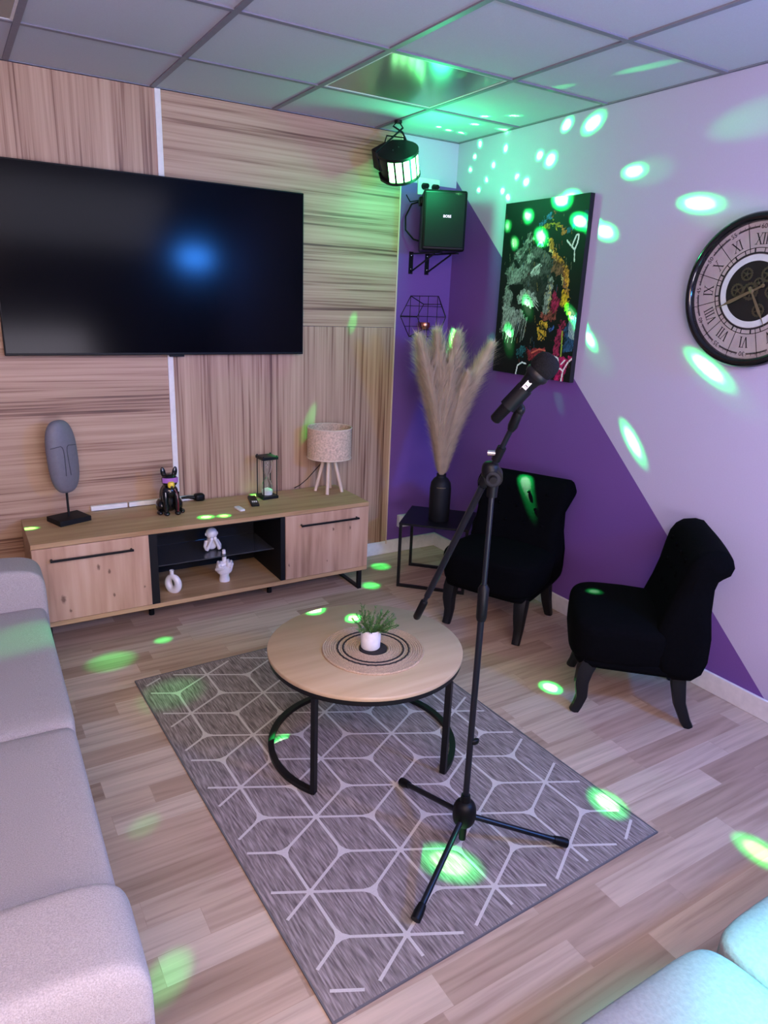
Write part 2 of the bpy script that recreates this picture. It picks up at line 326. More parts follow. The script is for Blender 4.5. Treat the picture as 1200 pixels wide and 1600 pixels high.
# ceiling: tiles, lay-in grid, two unlit light panels
ce = struct(MB().box(XL-.1, .1, YN-.1, .1, H+.006, H+.08).build('ceiling', M['tile']))
g = MB(); gw = .012
for k in range(0, 6):
    x = -.57-.6*k
    if x > XL: g.box(x-gw, x+gw, YN, 0, H, H+.006)
for k in range(0, 8):
    y = -.524-.6*k
    if y > YN: g.box(XL, 0, y-gw, y+gw, H+.0005, H+.006)
g.box(XL, 0, -.012, 0, H+.001, H+.006); g.box(-.012, 0, YN, 0, H+.001, H+.006)
g.build('ceiling_grid', M['tgrid'], ce)
for k, (x, y, lab) in enumerate([(-1.17, -1.124, 'square unlit ceiling light panel glowing green above the derby light'), (-2.97, -1.124, 'square unlit ceiling light panel at top left corner of the ceiling')]):
    t = thing('ceiling_light_panel', lab, 'ceiling light', (x+.3, y+.3, H+.0058))
    MB().box(-.285, .285, -.285, .285, -.002, .0).build('diffuser', M['diffuser'], t)
    f = MB(); f.box(-.2875, .2875, -.2875, -.277, -.0035, -.0005).box(-.2875, .2875, .277, .2875, -.0035, -.0005).box(-.2875, -.277, -.277, .277, -.0035, -.0005).box(.277, .2875, -.277, .277, -.0035, -.0005)
    f.build('frame', M['white_plastic'], t)

# ------------------------------------------------------------------ rug
RA = R(1.9)
rugc = Vector((-1.576, -1.753, 0))
rug = thing('rug', 'grey rectangular rug with cream hexagonal cube line pattern under the coffee table', 'rug', rugc, RA)
RW, RH = .594, .866
MB().box(-RW, RW, -RH, RH, 0.0005, .006).build('pile', M['rug'], rug, bevel=.003)
e = MB()
for (a, b, c, d) in [(-RW-.004, RW+.004, -RH-.004, -RH), (-RW-.004, RW+.004, RH, RH+.004), (-RW-.004, -RW, -RH, RH), (RW, RW+.004, -RH, RH)]:
    e.box(a, b, c, d, .0005, .0065)
e.build('bound_edge', plain('grey_rug_binding', (.13, .12, .125), .95), rug)
org = rotz(-RA)@(Vector((-2.063, -1.256, 0))-rugc)
A1 = Vector((.309, 0, 0)); A2 = Vector((.1545, .2555, 0))
ln = MB()
def clip(p, q, mx, my):
    t0, t1 = 0., 1.; d = q-p
    for pp, dd, m_ in ((p.x, d.x, mx), (p.y, d.y, my)):
        for sgn in (1, -1):
            den = sgn*dd; num = m_-sgn*pp
            if abs(den) < 1e-9:
                if num < 0: return None
            elif den > 0: t1 = min(t1, num/den)
            else: t0 = max(t0, num/den)
    return (p+d*t0, p+d*t1) if t0 < t1 else None
ZR = .0072
for i in range(-12, 12):
    for j in range(-9, 9):
        P = org+A1*i+A2*j
        if abs(P.x) < RW-.03 and abs(P.y) < RH-.03: ln.add([Vector((P.x+.012*math.cos(k*PI/4), P.y+.012*math.sin(k*PI/4), ZR+.0003)) for k in range(8)], [tuple(range(8))])
        for tri in ((P, P+A1, P+A2), (P, P+A1, P+A1-A2)):
            c = sum(tri, Vector())/3
            for v in tri:
                s_ = clip(c, v, RW-.028, RH-.028)
                if s_:
                    a, b = s_; n = (b-a)
                    if n.length < .004: continue
                    n = Vector((-n.y, n.x, 0)).normalized()*.0045
                    ln.add([Vector((*(a-n).xy, ZR)), Vector((*(b-n).xy, ZR)), Vector((*(b+n).xy, ZR)), Vector((*(a+n).xy, ZR))], [(0,1,2,3)])
            if abs(c.x) < RW-.03 and abs(c.y) < RH-.03:
                pts = []; 
                for k, v in enumerate(tri):
                    dv = (v-c).normalized()
                    pts.append(c+dv*.040)
                    w_ = tri[(k+1) % 3]; pts.append(c+((v-c).normalized()+(w_-c).normalized())*.0125)
                ln.add([Vector((p.x, p.y, ZR+.0002)) for p in pts], [tuple(range(6))])
ln.build('woven_lines', M['rug_line'], rug, smooth=0)

# ------------------------------------------------------------------ television
tv = thing('television', 'large wall mounted flat screen television, switched off, above the media cabinet', 'television', (-1.765, -.012, 1.30))
MB().box(-.735, .735, -.055, -.02, 0, .823).build('housing', M['black_plastic'], tv, bevel=.003)
MB().box(-.729, .729, -.0565, -.0552, .012, .817).build('screen', M['screen'], tv, smooth=0)
MB().box(-.25, .25, -.02, 0, .25, .6).build('wall_mount', M['black_metal'], tv)
MB().box(.0, .075, -.052, -.04, -.009, .001).build('sensor_bar', M['black_plastic'], tv, bevel=.002)

# ------------------------------------------------------------------ media cabinet
cab = thing('media_cabinet', 'long oak media cabinet with two doors and black open middle under the television', 'tv cabinet', (-1.655, -.245, 0))
x0, x1 = -.857, .857; yf, ybk = -.205, .205; zb, zt = .115, .52
MB().box(x0, x1, yf, ybk, zt-.022, zt).build('cabinet_top', M['oak_x'], cab, bevel=.001)
body = MB(); body.box(x0, x1, yf+.001, ybk, zb, zb+.022); body.box(x0, x0+.018, yf+.02, ybk, zb+.022, zt-.0225); body.box(x1-.018, x1, yf+.02, ybk, zb+.022, zt-.0225); 
body.build('carcass', M['oak_x'], cab, bevel=.001)
ins = MB(); ins.box(-.352, -.315, yf, ybk-.01, zb+.0225, zt-.0225).box(.325, .350, yf+.004, ybk-.01, zb+.0225, zt-.0225).box(x0+.018, x1-.018, ybk-.01, ybk-.001, zb+.0225, zt-.0225).box(-.315, .325, yf+.012, ybk-.01, zt-.031, zt-.0228)
ins.build('black_interior', M['black_matte'], cab)
for sx, a, b in ((-1, x0+.001, -.353), (1, .351, x1-.001)):
    d = MB().box(a, b, yf, yf+.018, zb+.024, zt-.0245).build('door', M['oak_door'], cab, bevel=.0012)
    c = (a+b)/2; hw = .172 if sx < 0 else .168; cc = c-.003 if sx < 0 else c+.005
    hh = MB().tube([(cc-hw, yf-.002, .440), (cc-hw, yf-.022, .440)], .0052, 8).tube([(cc+hw, yf-.002, .440), (cc+hw, yf-.022, .440)], .0052, 8).cbox((cc, yf-.024, .440), (2*hw+.014, .009, .009))
    hh.build('handle', M['black_metal'], d)
MB().box(-.314, .324, yf+.10, ybk-.012, .288, .294).build('glass_shelf', M['smoked'], cab)
for yy in (yf+.12, ybk-.05):
    for xx in (-.309, .319): MB().cyl((xx-.007, yy, .283), (xx+.007, yy, .283), .004, n=8).build('shelf_pin', M['chrome'], cab)
for sx in (-1, 1):
    x = sx*.815; lg = MB(); hw = .011
    lg.box(x-hw, x+hw, yf+.006, yf+.028, 0, zb).box(x-hw, x+hw, ybk-.04, ybk-.018, 0, zb).box(x-hw, x+hw, yf+.028, ybk-.04, 0, .012)
    lg.build('leg', M['black_metal'], cab)
for x in (-.32, .33): MB().cyl((x, -.02, 0), (x, -.02, zb), .014, n=14).build('leg', M['black_plastic'], cab)

# ------------------------------------------------------------------ things on the cabinet
ZT = .52
st = thing('face_sculpture', 'grey oval abstract face sculpture on thin rod and black block at left end of cabinet', 'sculpture', (-2.31, -.15, ZT), R(20))
MB().box(-.078, .078, -.066, .066, 0, .025).build('base', M['black_matte'], st, bevel=.002)
MB().cyl((0, 0, .024), (0, .0, .16), .0055, n=10).build('rod', M['black_metal'], st)
tilt = Matrix.Rotation(R(-3), 3, 'Y')
def egg(p): return Vector((p.x*(1+.02*p.z), p.y, p.z))
hd = MB().superel((-.004, 0, .318), (.148, .075, .352), .72, 1, 40, 28, tilt, egg).build('head', M['stone'], st, smooth=60)
gr = MB()
def fy(x, z):
    P = lambda t: max(0, 1-t)
    zz = abs(z/.176); k = P(zz**(2/.72))**(.72/2)
    xx = min(.98, abs(x/(.074*max(k, .05)))); return -.0375*k*math.sqrt(1-xx*xx)
for side in (-1, 1):
    pts = [(side*.062*t, .055+.006*math.cos(t*2)) for t in (1, .75, .5, .3)]+[(side*.011, .052), (side*.008, .035), (side*.008, 0), (side*.010, -.05), (side*.012, -.085)]
    gr.tube([tilt@Vector((x, fy(x, z)-.0005, z))+Vector((-.004, 0, .318)) for x, z in pts], .0018, 6)
gr.build('carved_line', M['groove'], hd)

dog = thing('dog_figurine', 'glossy black sitting bulldog figurine with pink visor and yellow muzzle on the cabinet', 'figurine', (-1.838, -.215, ZT), R(-4))
b_ = MB()
b_.superel((0, .025, .078), (.098, .098, .15), .9, 1, 26, 18)             # torso
b_.superel((0, -.002, .115), (.082, .07, .075), 1, 1)                      # chest
b_.superel((0, -.008, .175), (.078, .076, .072), .85, .9)                  # head
for sx in (-1, 1):
    b_.superel((sx*.042, .03, .035), (.05, .085, .075), 1, 1, 18, 12)      # thigh
    b_.superel((sx*.055, -.012, .010), (.03, .05, .022), .9, 1, 16, 10)    # hind paw
    b_.tube([(sx*.026, -.02, .115), (sx*.028, -.034, .06), (sx*.027, -.036, .018)], [.018, .0135, .012], 12)
    b_.superel((sx*.027, -.045, .010), (.03, .038, .022), .9, 1, 16, 10)
dg_ = b_.build('body', M['black_gloss'], dog, smooth=60)
for sx in (-1, 1):
    MB().superel((sx*.028, -.003, .215), (.026, .014, .056), 1, 1, 16, 12, rotz(0)@Matrix.Rotation(R(sx*10), 3, 'Y')).build('ear', M['black_gloss'], dog, smooth=60)
v_ = MB(); vr = []
for k in range(9):
    a = R(-62+124*k/8); x = .043*math.sin(a); y = -.012-.036*math.cos(a)
    vr.append([Vector((x, y, .168)), Vector((x*1.02, y-.001, .193)), Vector((x*.94, y+.004, .193)), Vector((x*.94, y+.004, .168))])
v_.loft(vr).build('visor', M['visor'], dog)
MB().superel((0, -.046, .160), (.034, .03, .034), .7, .8, 20, 12).build('muzzle', M['yellow'], dog, smooth=60)
MB().superel((.0, -.062, .152), (.014, .010, .012), 1, 1, 12, 8).build('nose', M['black_gloss'], dog, smooth=60)
MB().tube([(.018, -.036, .135), (.028, -.046, .11), (.031, -.049, .06), (.028, -.051, .02)], .0035, 8).build('red_stripe', M['dogred'], dog)

hg = thing('hourglass', 'black square framed hourglass with white sand, right of the remote control', 'hourglass', (-1.28, -.14, ZT), R(4))
for z, nm in ((0, 'base'), (.222, 'top')): MB().box(-.047, .047, -.047, .047, z, z+.017).build(nm, M['black_metal'], hg, bevel=.002)
for sx in (-1, 1):
    for sy in (-1, 1):
        MB().cyl((sx*.04, sy*.04, .016), (sx*.04, sy*.04, .223), .003, n=8).cyl((sx*.04, sy*.04, .238), (sx*.04, sy*.04, .245), .005, .003, n=8).build('post', M['black_metal'], hg)
MB().lathe([(.026, .017), (.031, .03), (.031, .06), (.024, .09), (.006, .117), (.004, .12), (.006, .123), (.024, .15), (.031, .18), (.031, .21), (.026, .222)], n=28).build('glass_bulb', M['glass'], hg, smooth=60)
MB().lathe([(.001, .018), (.028, .0185), (.029, .03), (.029, .04), (.015, .052), (.001, .058)], n=24).build('sand', M['sand'], hg, smooth=60)

lm = thing('table_lamp', 'small table lamp with woven raffia drum shade on pale wooden tripod legs', 'lamp', (-.905, -.16, ZT))
sh = MB()
prof = []
for k in range(25):
    z = .205+.175*k/24; prof.append((.126+.0012*(k % 2), z))
inner = [(.122, z) for r, z in reversed(prof)]
rings = [[Vector((r*math.cos(2*PI*j/56), r*math.sin(2*PI*j/56), z)) for j in range(56)] for r, z in prof+inner]
sh.loft(rings, closed=True)
shd = sh.build('lamp_shade', M['shade'], lm)
for z in (.206, .379): MB().tube([(.126*math.cos(2*PI*j/40), .126*math.sin(2*PI*j/40), z) for j in range(40)], .004, 6, closed=True).build('rim', M['lamp_wood'], shd)
for k in range(4):
    a = R(45+90*k+12); c, s_ = math.cos(a), math.sin(a)
    MB().tube([(c*.018, s_*.018, .245), (c*.078, s_*.078, 0)], [.011, .010], 12).build('leg', M['lamp_wood'], lm)
MB().cyl((0, 0, .215), (0, 0, .262), .024, n=20).build('socket', M['black_plastic'], lm)
MB().superel((0, 0, .30), (.055, .055, .08), 1, 1, 20, 12).build('bulb', M['white_plastic'], lm, smooth=60)
MB().tube([(-.03, .03, .17), (-.09, .10, .06), (-.13, .12, .02), (-.16, .13, .004)], .0025, 6).build('cord', M['black_plastic'], lm)

rc = thing('remote_control', 'black remote control lying on the cabinet in front of the hourglass', 'remote control', (-1.385, -.2, ZT), R(-14))
MB().box(-.0215, .0215, -.09, .09, 0, .014).build('body', M['black_plastic'], rc, bevel=.004)
bt = MB()
for i in range(3):
    for j in range(3): bt.box(-.013+.010*i, -.006+.010*i, -.052+.010*j, -.046+.010*j, .014, .0155)
bt.build('buttons', M['white_plastic'], rc)
wr = thing('mini_remote', 'small white remote control beside the black remote on the cabinet', 'remote control', (-1.503, -.305, ZT), R(6))
MB().superel((0, 0, .006), (.032, .082, .012), .4, .35, 28, 10).build('body', M['white_plastic'], wr, smooth=50)
MB().cyl((0, .018, .0115), (0, .018, .0128), .008, n=16).build('button', M['clock_ring'], wr)

pa = thing('power_adapter', 'black plug adapter with short cable lying on the cabinet behind the dog figurine', 'adapter', (-1.66, -.055, ZT))
MB().superel((.02, 0, .02), (.055, .045, .04), .5, .5, 24, 12).build('body', M['black_plastic'], pa, smooth=50)
MB().tube([(-.005, 0, .02), (-.04, .002, .026), (-.075, .01, .022)], [.011, .008, .005], 10).build('cable', M['black_plastic'], pa)
for a, b_2, lab in ((-2.19, -2.012, 'left piece of white cable trunking along the wall behind cabinet'), (-2.004, -1.66, 'right piece of white cable trunking behind the dog figurine')):
    o = MB().box(a, b_2, -.034, -.0125, .5205, .545).build('cable_trunking', M['white_plastic'], bevel=.002)
    tag(o, lab, 'cable cover', 'white cable trunking behind the cabinet')

# ceramics in the open middle
bb = thing('baby_figurine', 'white ceramic figurine covering its mouth with both hands on the glass shelf', 'figurine', (-1.636, -.235, .2942))
bo = MB(); bo.superel((0, 0, .092), (.062, .06, .066), 1, 1, 24, 16); bo.superel((0, .006, .035), (.058, .045, .068), .8, .9, 22, 14); bo.cyl((0, .003, .055), (0, 0, .07), .014, n=14)
for sx in (-1, 1):
    bo.tube([(sx*.027, .004, .05), (sx*.038, -.01, .026), (sx*.034, -.022, .012)], [.0115, .011, .010], 12)
    bo.tube([(sx*.034, -.020, .010), (sx*.022, -.032, .04), (sx*.010, -.034, .066)], [.0105, .009, .007], 12)
    bo.superel((sx*.010, -.033, .071), (.019, .013, .022), 1, 1, 14, 10)
    bo.superel((sx*.031, 0, .09), (.008, .013, .018), 1, 1, 10, 8)
bo.build('body', M['ceramic'], bb, smooth=60)

hv = thing('hand_figurine', 'white ceramic hand figurine with one raised finger on the cabinet floor', 'figurine', (-1.597, -.31, .1375), R(-10))
hb = MB(); hb.lathe([(.028, 0), (.0285, .012), (.024, .03), (.027, .045)], n=24)
hb.superel((0, 0, .075), (.088, .05, .08), .8, .8, 28, 16)
hb.tube([(0, -.002, .1), (.001, -.004, .135), (.0, -.004, .172)], [.0125, .0115, .009], 14); hb.superel((0, -.004, .172), (.019, .019, .014), 1, 1, 14, 8)
for x, z in ((-.029, .098), (.020, .104), (.036, .096)):
    hb.tube([(x, .006, z-.012), (x, -.008, z+.010), (x, -.026, z+.004), (x*.9, -.026, z-.016)], [.010, .0105, .0105, .008], 12)
hb.tube([(-.040, -.008, .07), (-.030, -.03, .078), (-.006, -.036, .085)], [.011, .0105, .009], 12)
hb.build('hand', M['ceramic'], hv, smooth=60)

rv = thing('ring_vase', 'small white ceramic ring shaped vase at left of the open cabinet middle', 'vase', (-1.876, -.34, .1375), R(-52))
r_ = MB(); r_.tube([(.030*math.cos(a), 0, .046+.036*math.sin(a)) for a in [2*PI*k/30 for k in range(30)]], [.0145+.006*abs(math.sin(PI*k/30-.8)) for k in range(30)], 14, closed=True)
r_.build('body', M['ceramic'], rv, smooth=60)
MB().lathe([(.011, .09), (.0095, .105), (.012, .116), (.009, .116), (.007, .10)], c=(-.006, 0, 0), n=18).build('neck', M['ceramic'], rv, smooth=60)

# ------------------------------------------------------------------ coffee table
ct = thing('coffee_table', 'round oak topped coffee table with black half ring legs on the rug', 'coffee table', (-1.552, -1.733, .0072))
TR = .352; TH = .403
MB().lathe([(0, TH-.016), (TR-.002, TH-.016), (TR, TH-.012), (TR, TH-.002), (TR-.002, TH), (0, TH)], n=96).build('tabletop', M['oak_top'], ct, smooth=50)
def bandring(mb, r, z0, z1, th, a0=0, a1=360, n=80):
    rings = []
    for k in range(n+1):
        a = R(a0+(a1-a0)*k/n); c, s_ = math.cos(a), math.sin(a)
        rings.append([Vector(((r-th)*c, (r-th)*s_, z0)), Vector((r*c, r*s_, z0)), Vector((r*c, r*s_, z1)), Vector(((r-th)*c, (r-th)*s_, z1))])
    return mb.loft(rings)
bandring(MB(), TR-.004, TH-.034, TH-.0165, .012).build('rim', M['black_metal'], ct)
AL = math.degrees(math.atan2(-1.914+1.733, -1.845+1.552)); AR = math.degrees(math.atan2(-2.035+1.733, -1.393+1.552))
for a0, a1 in ((AL-360, -(180+AL)-180-0), (AR, AR+125)): pass
aL0 = AL % 360
for a0, a1 in ((aL0-120, aL0), (AR, AR+120)):
    fr = bandring(MB(), TR, 0.0008, .016, .022, a0, a1).build('floor_arc', M['black_metal'], ct)
    for a in (a0, a1):
        c, s_ = math.cos(R(a)), math.sin(R(a)); m3 = rotz(R(a))
        MB().cbox(((TR-.011)*c, (TR-.011)*s_, (TH-.033)/2+.0005), (.022, .016, TH-.036), m3).build('leg', M['black_metal'], ct, bevel=.001)

pm = thing('placemat', 'round woven jute placemat with black rings in the middle of the coffee table', 'placemat', (-1.545, -1.776, TH+.0074))
def disc(r0, r1, z, n=72, jit=0):
    mb = MB(); rings = [[Vector((r*(1+jit*math.sin(31*j)+jit*math.cos(17*j))*math.cos(2*PI*j/n), r*(1+jit*math.sin(31*j))*math.sin(2*PI*j/n), zz)) for j in range(n)] for r, zz in ((r0, 0), (r1, 0), (r1, z), (r0, z))]
    return mb.loft(rings, closed=True)
w_ = MB()
for k in range(22):
    r = .178-.008*k
    if r < .052: break
    w_.tube([(r*math.cos(2*PI*j/72), r*math.sin(2*PI*j/72), .0035) for j in range(72)], .0046, 6, closed=True)
w_.build('woven_jute', M['jute'], pm)
disc(.001, .05, .0078).build('black_centre', M['jute_black'], pm)
for r in (.128, .108):
    MB().tube([(r*(1+.008*math.sin(j*2.3))*math.cos(2*PI*j/90), r*(1+.008*math.sin(j*2.3))*math.sin(2*PI*j/90), .0062) for j in range(90)], .0042, 6, closed=True).build('black_ring', M['jute_black'], pm)

pl = thing('potted_plant', 'small needle leaved plant in a white pot on the jute placemat', 'plant', (-1.552, -1.768, TH+.0074+.008))
MB().lathe([(0, 0), (.031, 0), (.0345, .004), (.036, .035), (.0355, .07), (.0325, .072), (.031, .06), (.0, .058)], n=36).build('pot', plain('white_stoneware', (.72, .68, .66), .5, nscale=60, bump=.1), pl, smooth=40)
lf = MB(); sm = MB(); rd = random.Random(3)
for k in range(44):
    a = rd.uniform(0, 2*PI); lean = rd.uniform(.15, 1.15); L_ = rd.uniform(.07, .112)
    p = Vector((.012*math.cos(a), .012*math.sin(a), .055)); d = Vector((math.sin(lean)*math.cos(a), math.sin(lean)*math.sin(a), math.cos(lean)))
    pts = [p]
    for s_ in range(7):
        d = (d+Vector((rd.uniform(-.12,.12), rd.uniform(-.12,.12), rd.uniform(-.04,.08)))).normalized(); p = p+d*L_/7; pts.append(p)
    sm.tube(pts, .0008, 4)
    for i in range(1, 8):
        for q_ in range(5):
            b2 = rd.uniform(0, 2*PI); side = d.orthogonal().normalized(); side = Matrix.Rotation(b2, 3, d)@side
            o_ = pts[i-1].lerp(pts[i], rd.random()); t = (side*.8+d*.8).normalized()*rd.uniform(.008, .014); n_ = t.cross(d).normalized()*.0011
            lf.add([o_-n_, o_+n_, o_+t*.6+n_*1.1, o_+t, o_+t*.6-n_*1.1], [(0, 1, 2, 3, 4)])
sm.build('stems', M['leaf'], pl, smooth=0)
l_ = lf.build('foliage', M['leaf'], pl, smooth=0)

# ------------------------------------------------------------------ corner side table, vase with pampas
sd = thing('side_table', 'black metal cube frame side table standing diagonally in the corner', 'side table', (-.63, -.51, 0), R(-45))
# local: x runs along the front edge, y to the corner
LX, LY, HT = .40, .37, .392
MB().box(0, LX, 0, LY, HT-.012, HT).build('tabletop', M['black_metal'], sd, bevel=.001)
for y in (0.009, LY-.009):
    fr = MB(); s_ = .008
    fr.box(.001, .017, y-s_, y+s_, 0, HT-.0125).box(LX-.017, LX-.001, y-s_, y+s_, 0, HT-.0125).box(.017, LX-.017, y-s_, y+s_, 0, .016)
    fr.build('leg_frame', M['black_metal'], sd)
vs = thing('floor_vase', 'matte black bottle vase with tiny gold lettering holding the pampas grass', 'vase', (-.385, -.555, HT))
MB().lathe([(0, 0), (.056, 0), (.060, .006), (.061, .10), (.061, .19), (.056, .225), (.042, .247), (.028, .258), (.026, .268), (.029, .274), (.024, .274), (.02, .26), (.0, .25)], n=40).build('body', M['black_matte'], vs, smooth=45)
tx = MB()
def on_vase(x, y):
    a = x/.0565-PI/2-R(32); return Vector((.0592*math.cos(a), .0592*math.sin(a), .205+y))
text_mb(tx, 'pampas', .017, on_vase)
tx.build('gold_lettering', M['brass'], vs, smooth=0)
# pampas plumes: each plume a thing held by the vase
plumes = [(-.60, -.575, 1.42, .050), (-.505, -.60, 1.45, .048), (-.375, -.60, 1.44, .046), (-.30, -.50, 1.41, .046), (-.155, -.62, 1.385, .045), (-.42, -.62, 1.30, .050), (-.30, -.62, 1.22, .045), (-.52, -.50, 1.30, .045)]
names = ['leftmost tall', 'second from left tall', 'tallest middle', 'slim rear right', 'rightmost leaning', 'broad front middle', 'short front right', 'short rear left']
for k, (tx_, ty_, tz_, wd) in enumerate(plumes):
    rd = random.Random(50+k)
    base = Vector((-.385+rd.uniform(-.006, .006), -.555+rd.uniform(-.006, .006), HT+.255)); tip = Vector((tx_, ty_, tz_))
    t = thing('pampas_stem', 'cream pampas grass plume, %s one of the bunch in the black vase' % names[k], 'dried grass', base, 0, 'pampas plumes in the black vase')
    d0 = tip-base; bend = Vector((d0.x, d0.y, 0))*-.28
    pth = [d0*s_+bend*math.sin(PI*s_)*.6 for s_ in [i/24 for i in range(25)]]
    MB().tube(pth, [.0025-.0015*i/24 for i in range(25)], 6).build('stalk', M['pampas'], t)
    hr = MB()
    nh = 8500
    for i in range(nh):
        s_ = .015+.975*rd.random(); j = min(23, int(s_*24)); f = s_*24-j; p = pth[j].lerp(pth[j+1], f); tg = (pth[j+1]-pth[j]).normalized()
        env = wd*1.2*(.22+.78*min(1, (s_/.4)**.8))*min(1, ((1.03-s_)/.30)**.7)
        a = rd.uniform(0, 2*PI); sd_ = Matrix.Rotation(a, 3, tg)@tg.orthogonal().normalized()
        le = (env*rd.uniform(.7, 1.35)+.016)*(1.45 if rd.random() < .07 else 1); up_ = rd.uniform(1.0, 2.4)
        droop = Vector((0, 0, -.35*le*rd.random()))
        m1 = p+sd_*le*.45+tg*le*up_*.45; m2 = p+sd_*le*.9+tg*le*up_*.85+droop
        n_ = sd_.cross(tg)*.0008
        hr.add([p-n_, p+n_, m1+n_, m2, m1-n_], [(0, 1, 2, 4), (4, 2, 3)])
    hr.build('plume', M['pampas'], t, smooth=0)

# ------------------------------------------------------------------ wire candle sconce on the corner wall
sc_ = thing('wire_sconce', 'black geometric wire wall sconce with copper cup above the pampas grass', 'wall decoration', (-.19, -.004, 1.518))
hx = [(-.10, .117), (.105, .122), (.17, .0), (.115, -.12), (-.10, -.122), (-.168, -.003)]
wv = MB(); wr_ = .0026
bk = [Vector((x, 0, z)) for x, z in hx]; ft = [Vector((x*.62, -.085, z*.62)) for x, z in hx]
wv.tube(bk, wr_, 6, closed=True); wv.tube(ft, wr_, 6, closed=True)
for a, b in zip(bk, ft): wv.tube([a, b], wr_, 6)
def hexspan_v(x):   # z extent of hexagon at x
    zs = []
    for (a, b), (c, d) in zip(hx, hx[1:]+hx[:1]):
        if (a-x)*(c-x) <= 0 and abs(a-c) > 1e-6: zs.append(b+(d-b)*(x-a)/(c-a))
    return min(zs), max(zs)
def hexspan_h(z):
    xs = []
    for (a, b), (c, d) in zip(hx, hx[1:]+hx[:1]):
        if (b-z)*(d-z) <= 0 and abs(b-d) > 1e-6: xs.append(a+(c-a)*(z-b)/(d-b))
    return min(xs), max(xs)
for x in (-.1, -.035, .03, .10): a, b = hexspan_v(x); wv.tube([(x, 0, a), (x, 0, b)], .0018, 6)
for z in (-.06, 0, .06): a, b = hexspan_h(z); wv.tube([(a, 0, z), (b, 0, z)], .0018, 6)
wv.build('wire_frame', M['black_metal'], sc_)
MB().lathe([(0, -.02), (.022, -.018), (.032, -.002), (.034, .012), (.030, .024), (.027, .024), (.030, .010), (0, -.01)], c=(-.02, -.045, -.058), n=28).build('copper_cup', M['copper'], sc_, smooth=50)

# ------------------------------------------------------------------ loudspeaker on wall brackets
for x, lab in ((-.300, 'left black steel wall bracket beneath the speaker'), (-.185, 'right black steel wall bracket beneath the speaker')):
    t = thing('wall_bracket', lab, 'bracket', (x, -.0005, 1.76), 0, 'brackets under the speaker')
    MB().box(-.014, .014, -.004, 0, 0, .125).build('wall_plate', M['black_metal'], t)
    MB().box(-.012, .012, -.30, -.004, .110, .116).build('arm', M['black_metal'], t)
    MB().tube([(0, -.004, .012), (0, -.24, .108)], .005, 6).build('brace', M['black_metal'], t)
    for z in (.028, .105): MB().superel((0, -.006, z), (.009, .005, .009), 1, 1, 10, 6).build('screw', M['chrome'], t)
spx, spy, spz = -.265, -.235, 1.8766
sp = thing('loudspeaker', 'black portable loudspeaker on wall brackets in the corner', 'speaker', (spx, spy, spz), R(-27))
MB().prism([(-.12, -.14), (.12, -.14), (.105, .12), (-.105, .12)], lambda a, b, t: Vector((a, b, t)), 0, .308).build('cabinet', M['black_plastic'], sp, bevel=.012)
MB().box(-.108, .108, -.146, -.1395, .018, .292).build('grille', M['grille'], sp, bevel=.003)
tx = MB(); text_mb(tx, 'BOSE', .019, lambda x, y: Vector((x+.012, -.1468, .175+y)))
tx.build('logo', M['chrome'], sp, smooth=0)
MB().superel((-.115, .0, .262), (.03, .07, .05), .5, .5, 20, 12).build('handle', M['black_plastic'], sp, smooth=50)
MB().tube([(-.11, .06, .27), (-.16, .08, .255), (-.19, .10, .19), (-.185, .11, .12), (-.14, .09, .07), (-.115, .06, .06)], .005, 8).build('cable', M['black_plastic'], sp)

# wall socket with two plugs
ws = thing('wall_socket', 'white double wall socket high in the corner above the speaker', 'socket', (-.205, -.0005, 2.245))
MB().box(-.075, .075, -.012, 0, -.045, .045).build('face_plate', M['white_plastic'], ws, bevel=.003)
MB().cyl((-.036, -.0125, 0), (-.036, -.010, 0), .02, n=20).build('outlet', M['clock_ring'], ws); MB().cyl((.036, -.0125, 0), (.036, -.010, 0), .02, n=20).build('outlet', M['clock_ring'], ws)
for dx, lab, path in ((-.036, 'left black power plug in the high corner socket', [(0, -.04, -.01), (.002, -.045, -.05), (-.06, -.05, -.085), (-.13, -.06, -.10), (-.17, -.08, -.07)]), (.036, 'right black power plug in the high corner socket', [(0, -.04, -.01), (.004, -.045, -.05), (-.03, -.05, -.075), (-.07, -.06, -.08)])):
    t = thing('power_plug', lab, 'plug', (-.205+dx, -.0130, 2.245), 0, 'plugs in the high socket')
    MB().cyl((0, 0, 0), (0, -.036, 0), .019, .013, n=18).build('plug_body', M['black_plastic'], t)
    MB().tube(path, .0032, 8).build('cable', M['black_plastic'], t)
ws2 = thing('wall_socket', 'white wall socket low in the corner behind the black side table', 'socket', (-.27, -.0005, .215))
MB().box(-.045, .045, -.03, 0, -.04, .04).build('face_plate', M['white_plastic'], ws2, bevel=.003)

# ------------------------------------------------------------------ derby party light under the ceiling
pc = Vector((-.575, -.27, 2.295))
pt = thing('party_light', 'black derby party light with glowing green lenses hanging from the ceiling in the corner', 'stage light', pc)
ax = Vector((-.42, -.42, .80)).normalized()
fr_ = Vector((.25, -.75, -.35)); fr_ = (fr_-ax*fr_.dot(ax)).normalized(); sd_ = fr_.cross(ax).normalized()
mm = Matrix((sd_, -fr_, ax)).transposed()          # local: -y faces the lens side, z is the drum axis
F = lambda x, y, z: mm@Vector((x, y, z))
hull = [( .105*math.cos(R(a)), .105*math.sin(R(a))) for a in range(-180, 1, 12)]+[(.10, .05), (.06, .11), (-.06, .11), (-.10, .05)]
MB().prism(hull, F, .052, .068).prism(hull, F, -.068, -.056).build('end_plate', M['black_metal'], pt)
inner = [(x*.84, y*.84 if y < 0 else y*.95) for x, y in hull]
MB().prism(inner, F, -.056, .052).build('housing', M['black_metal'], pt)
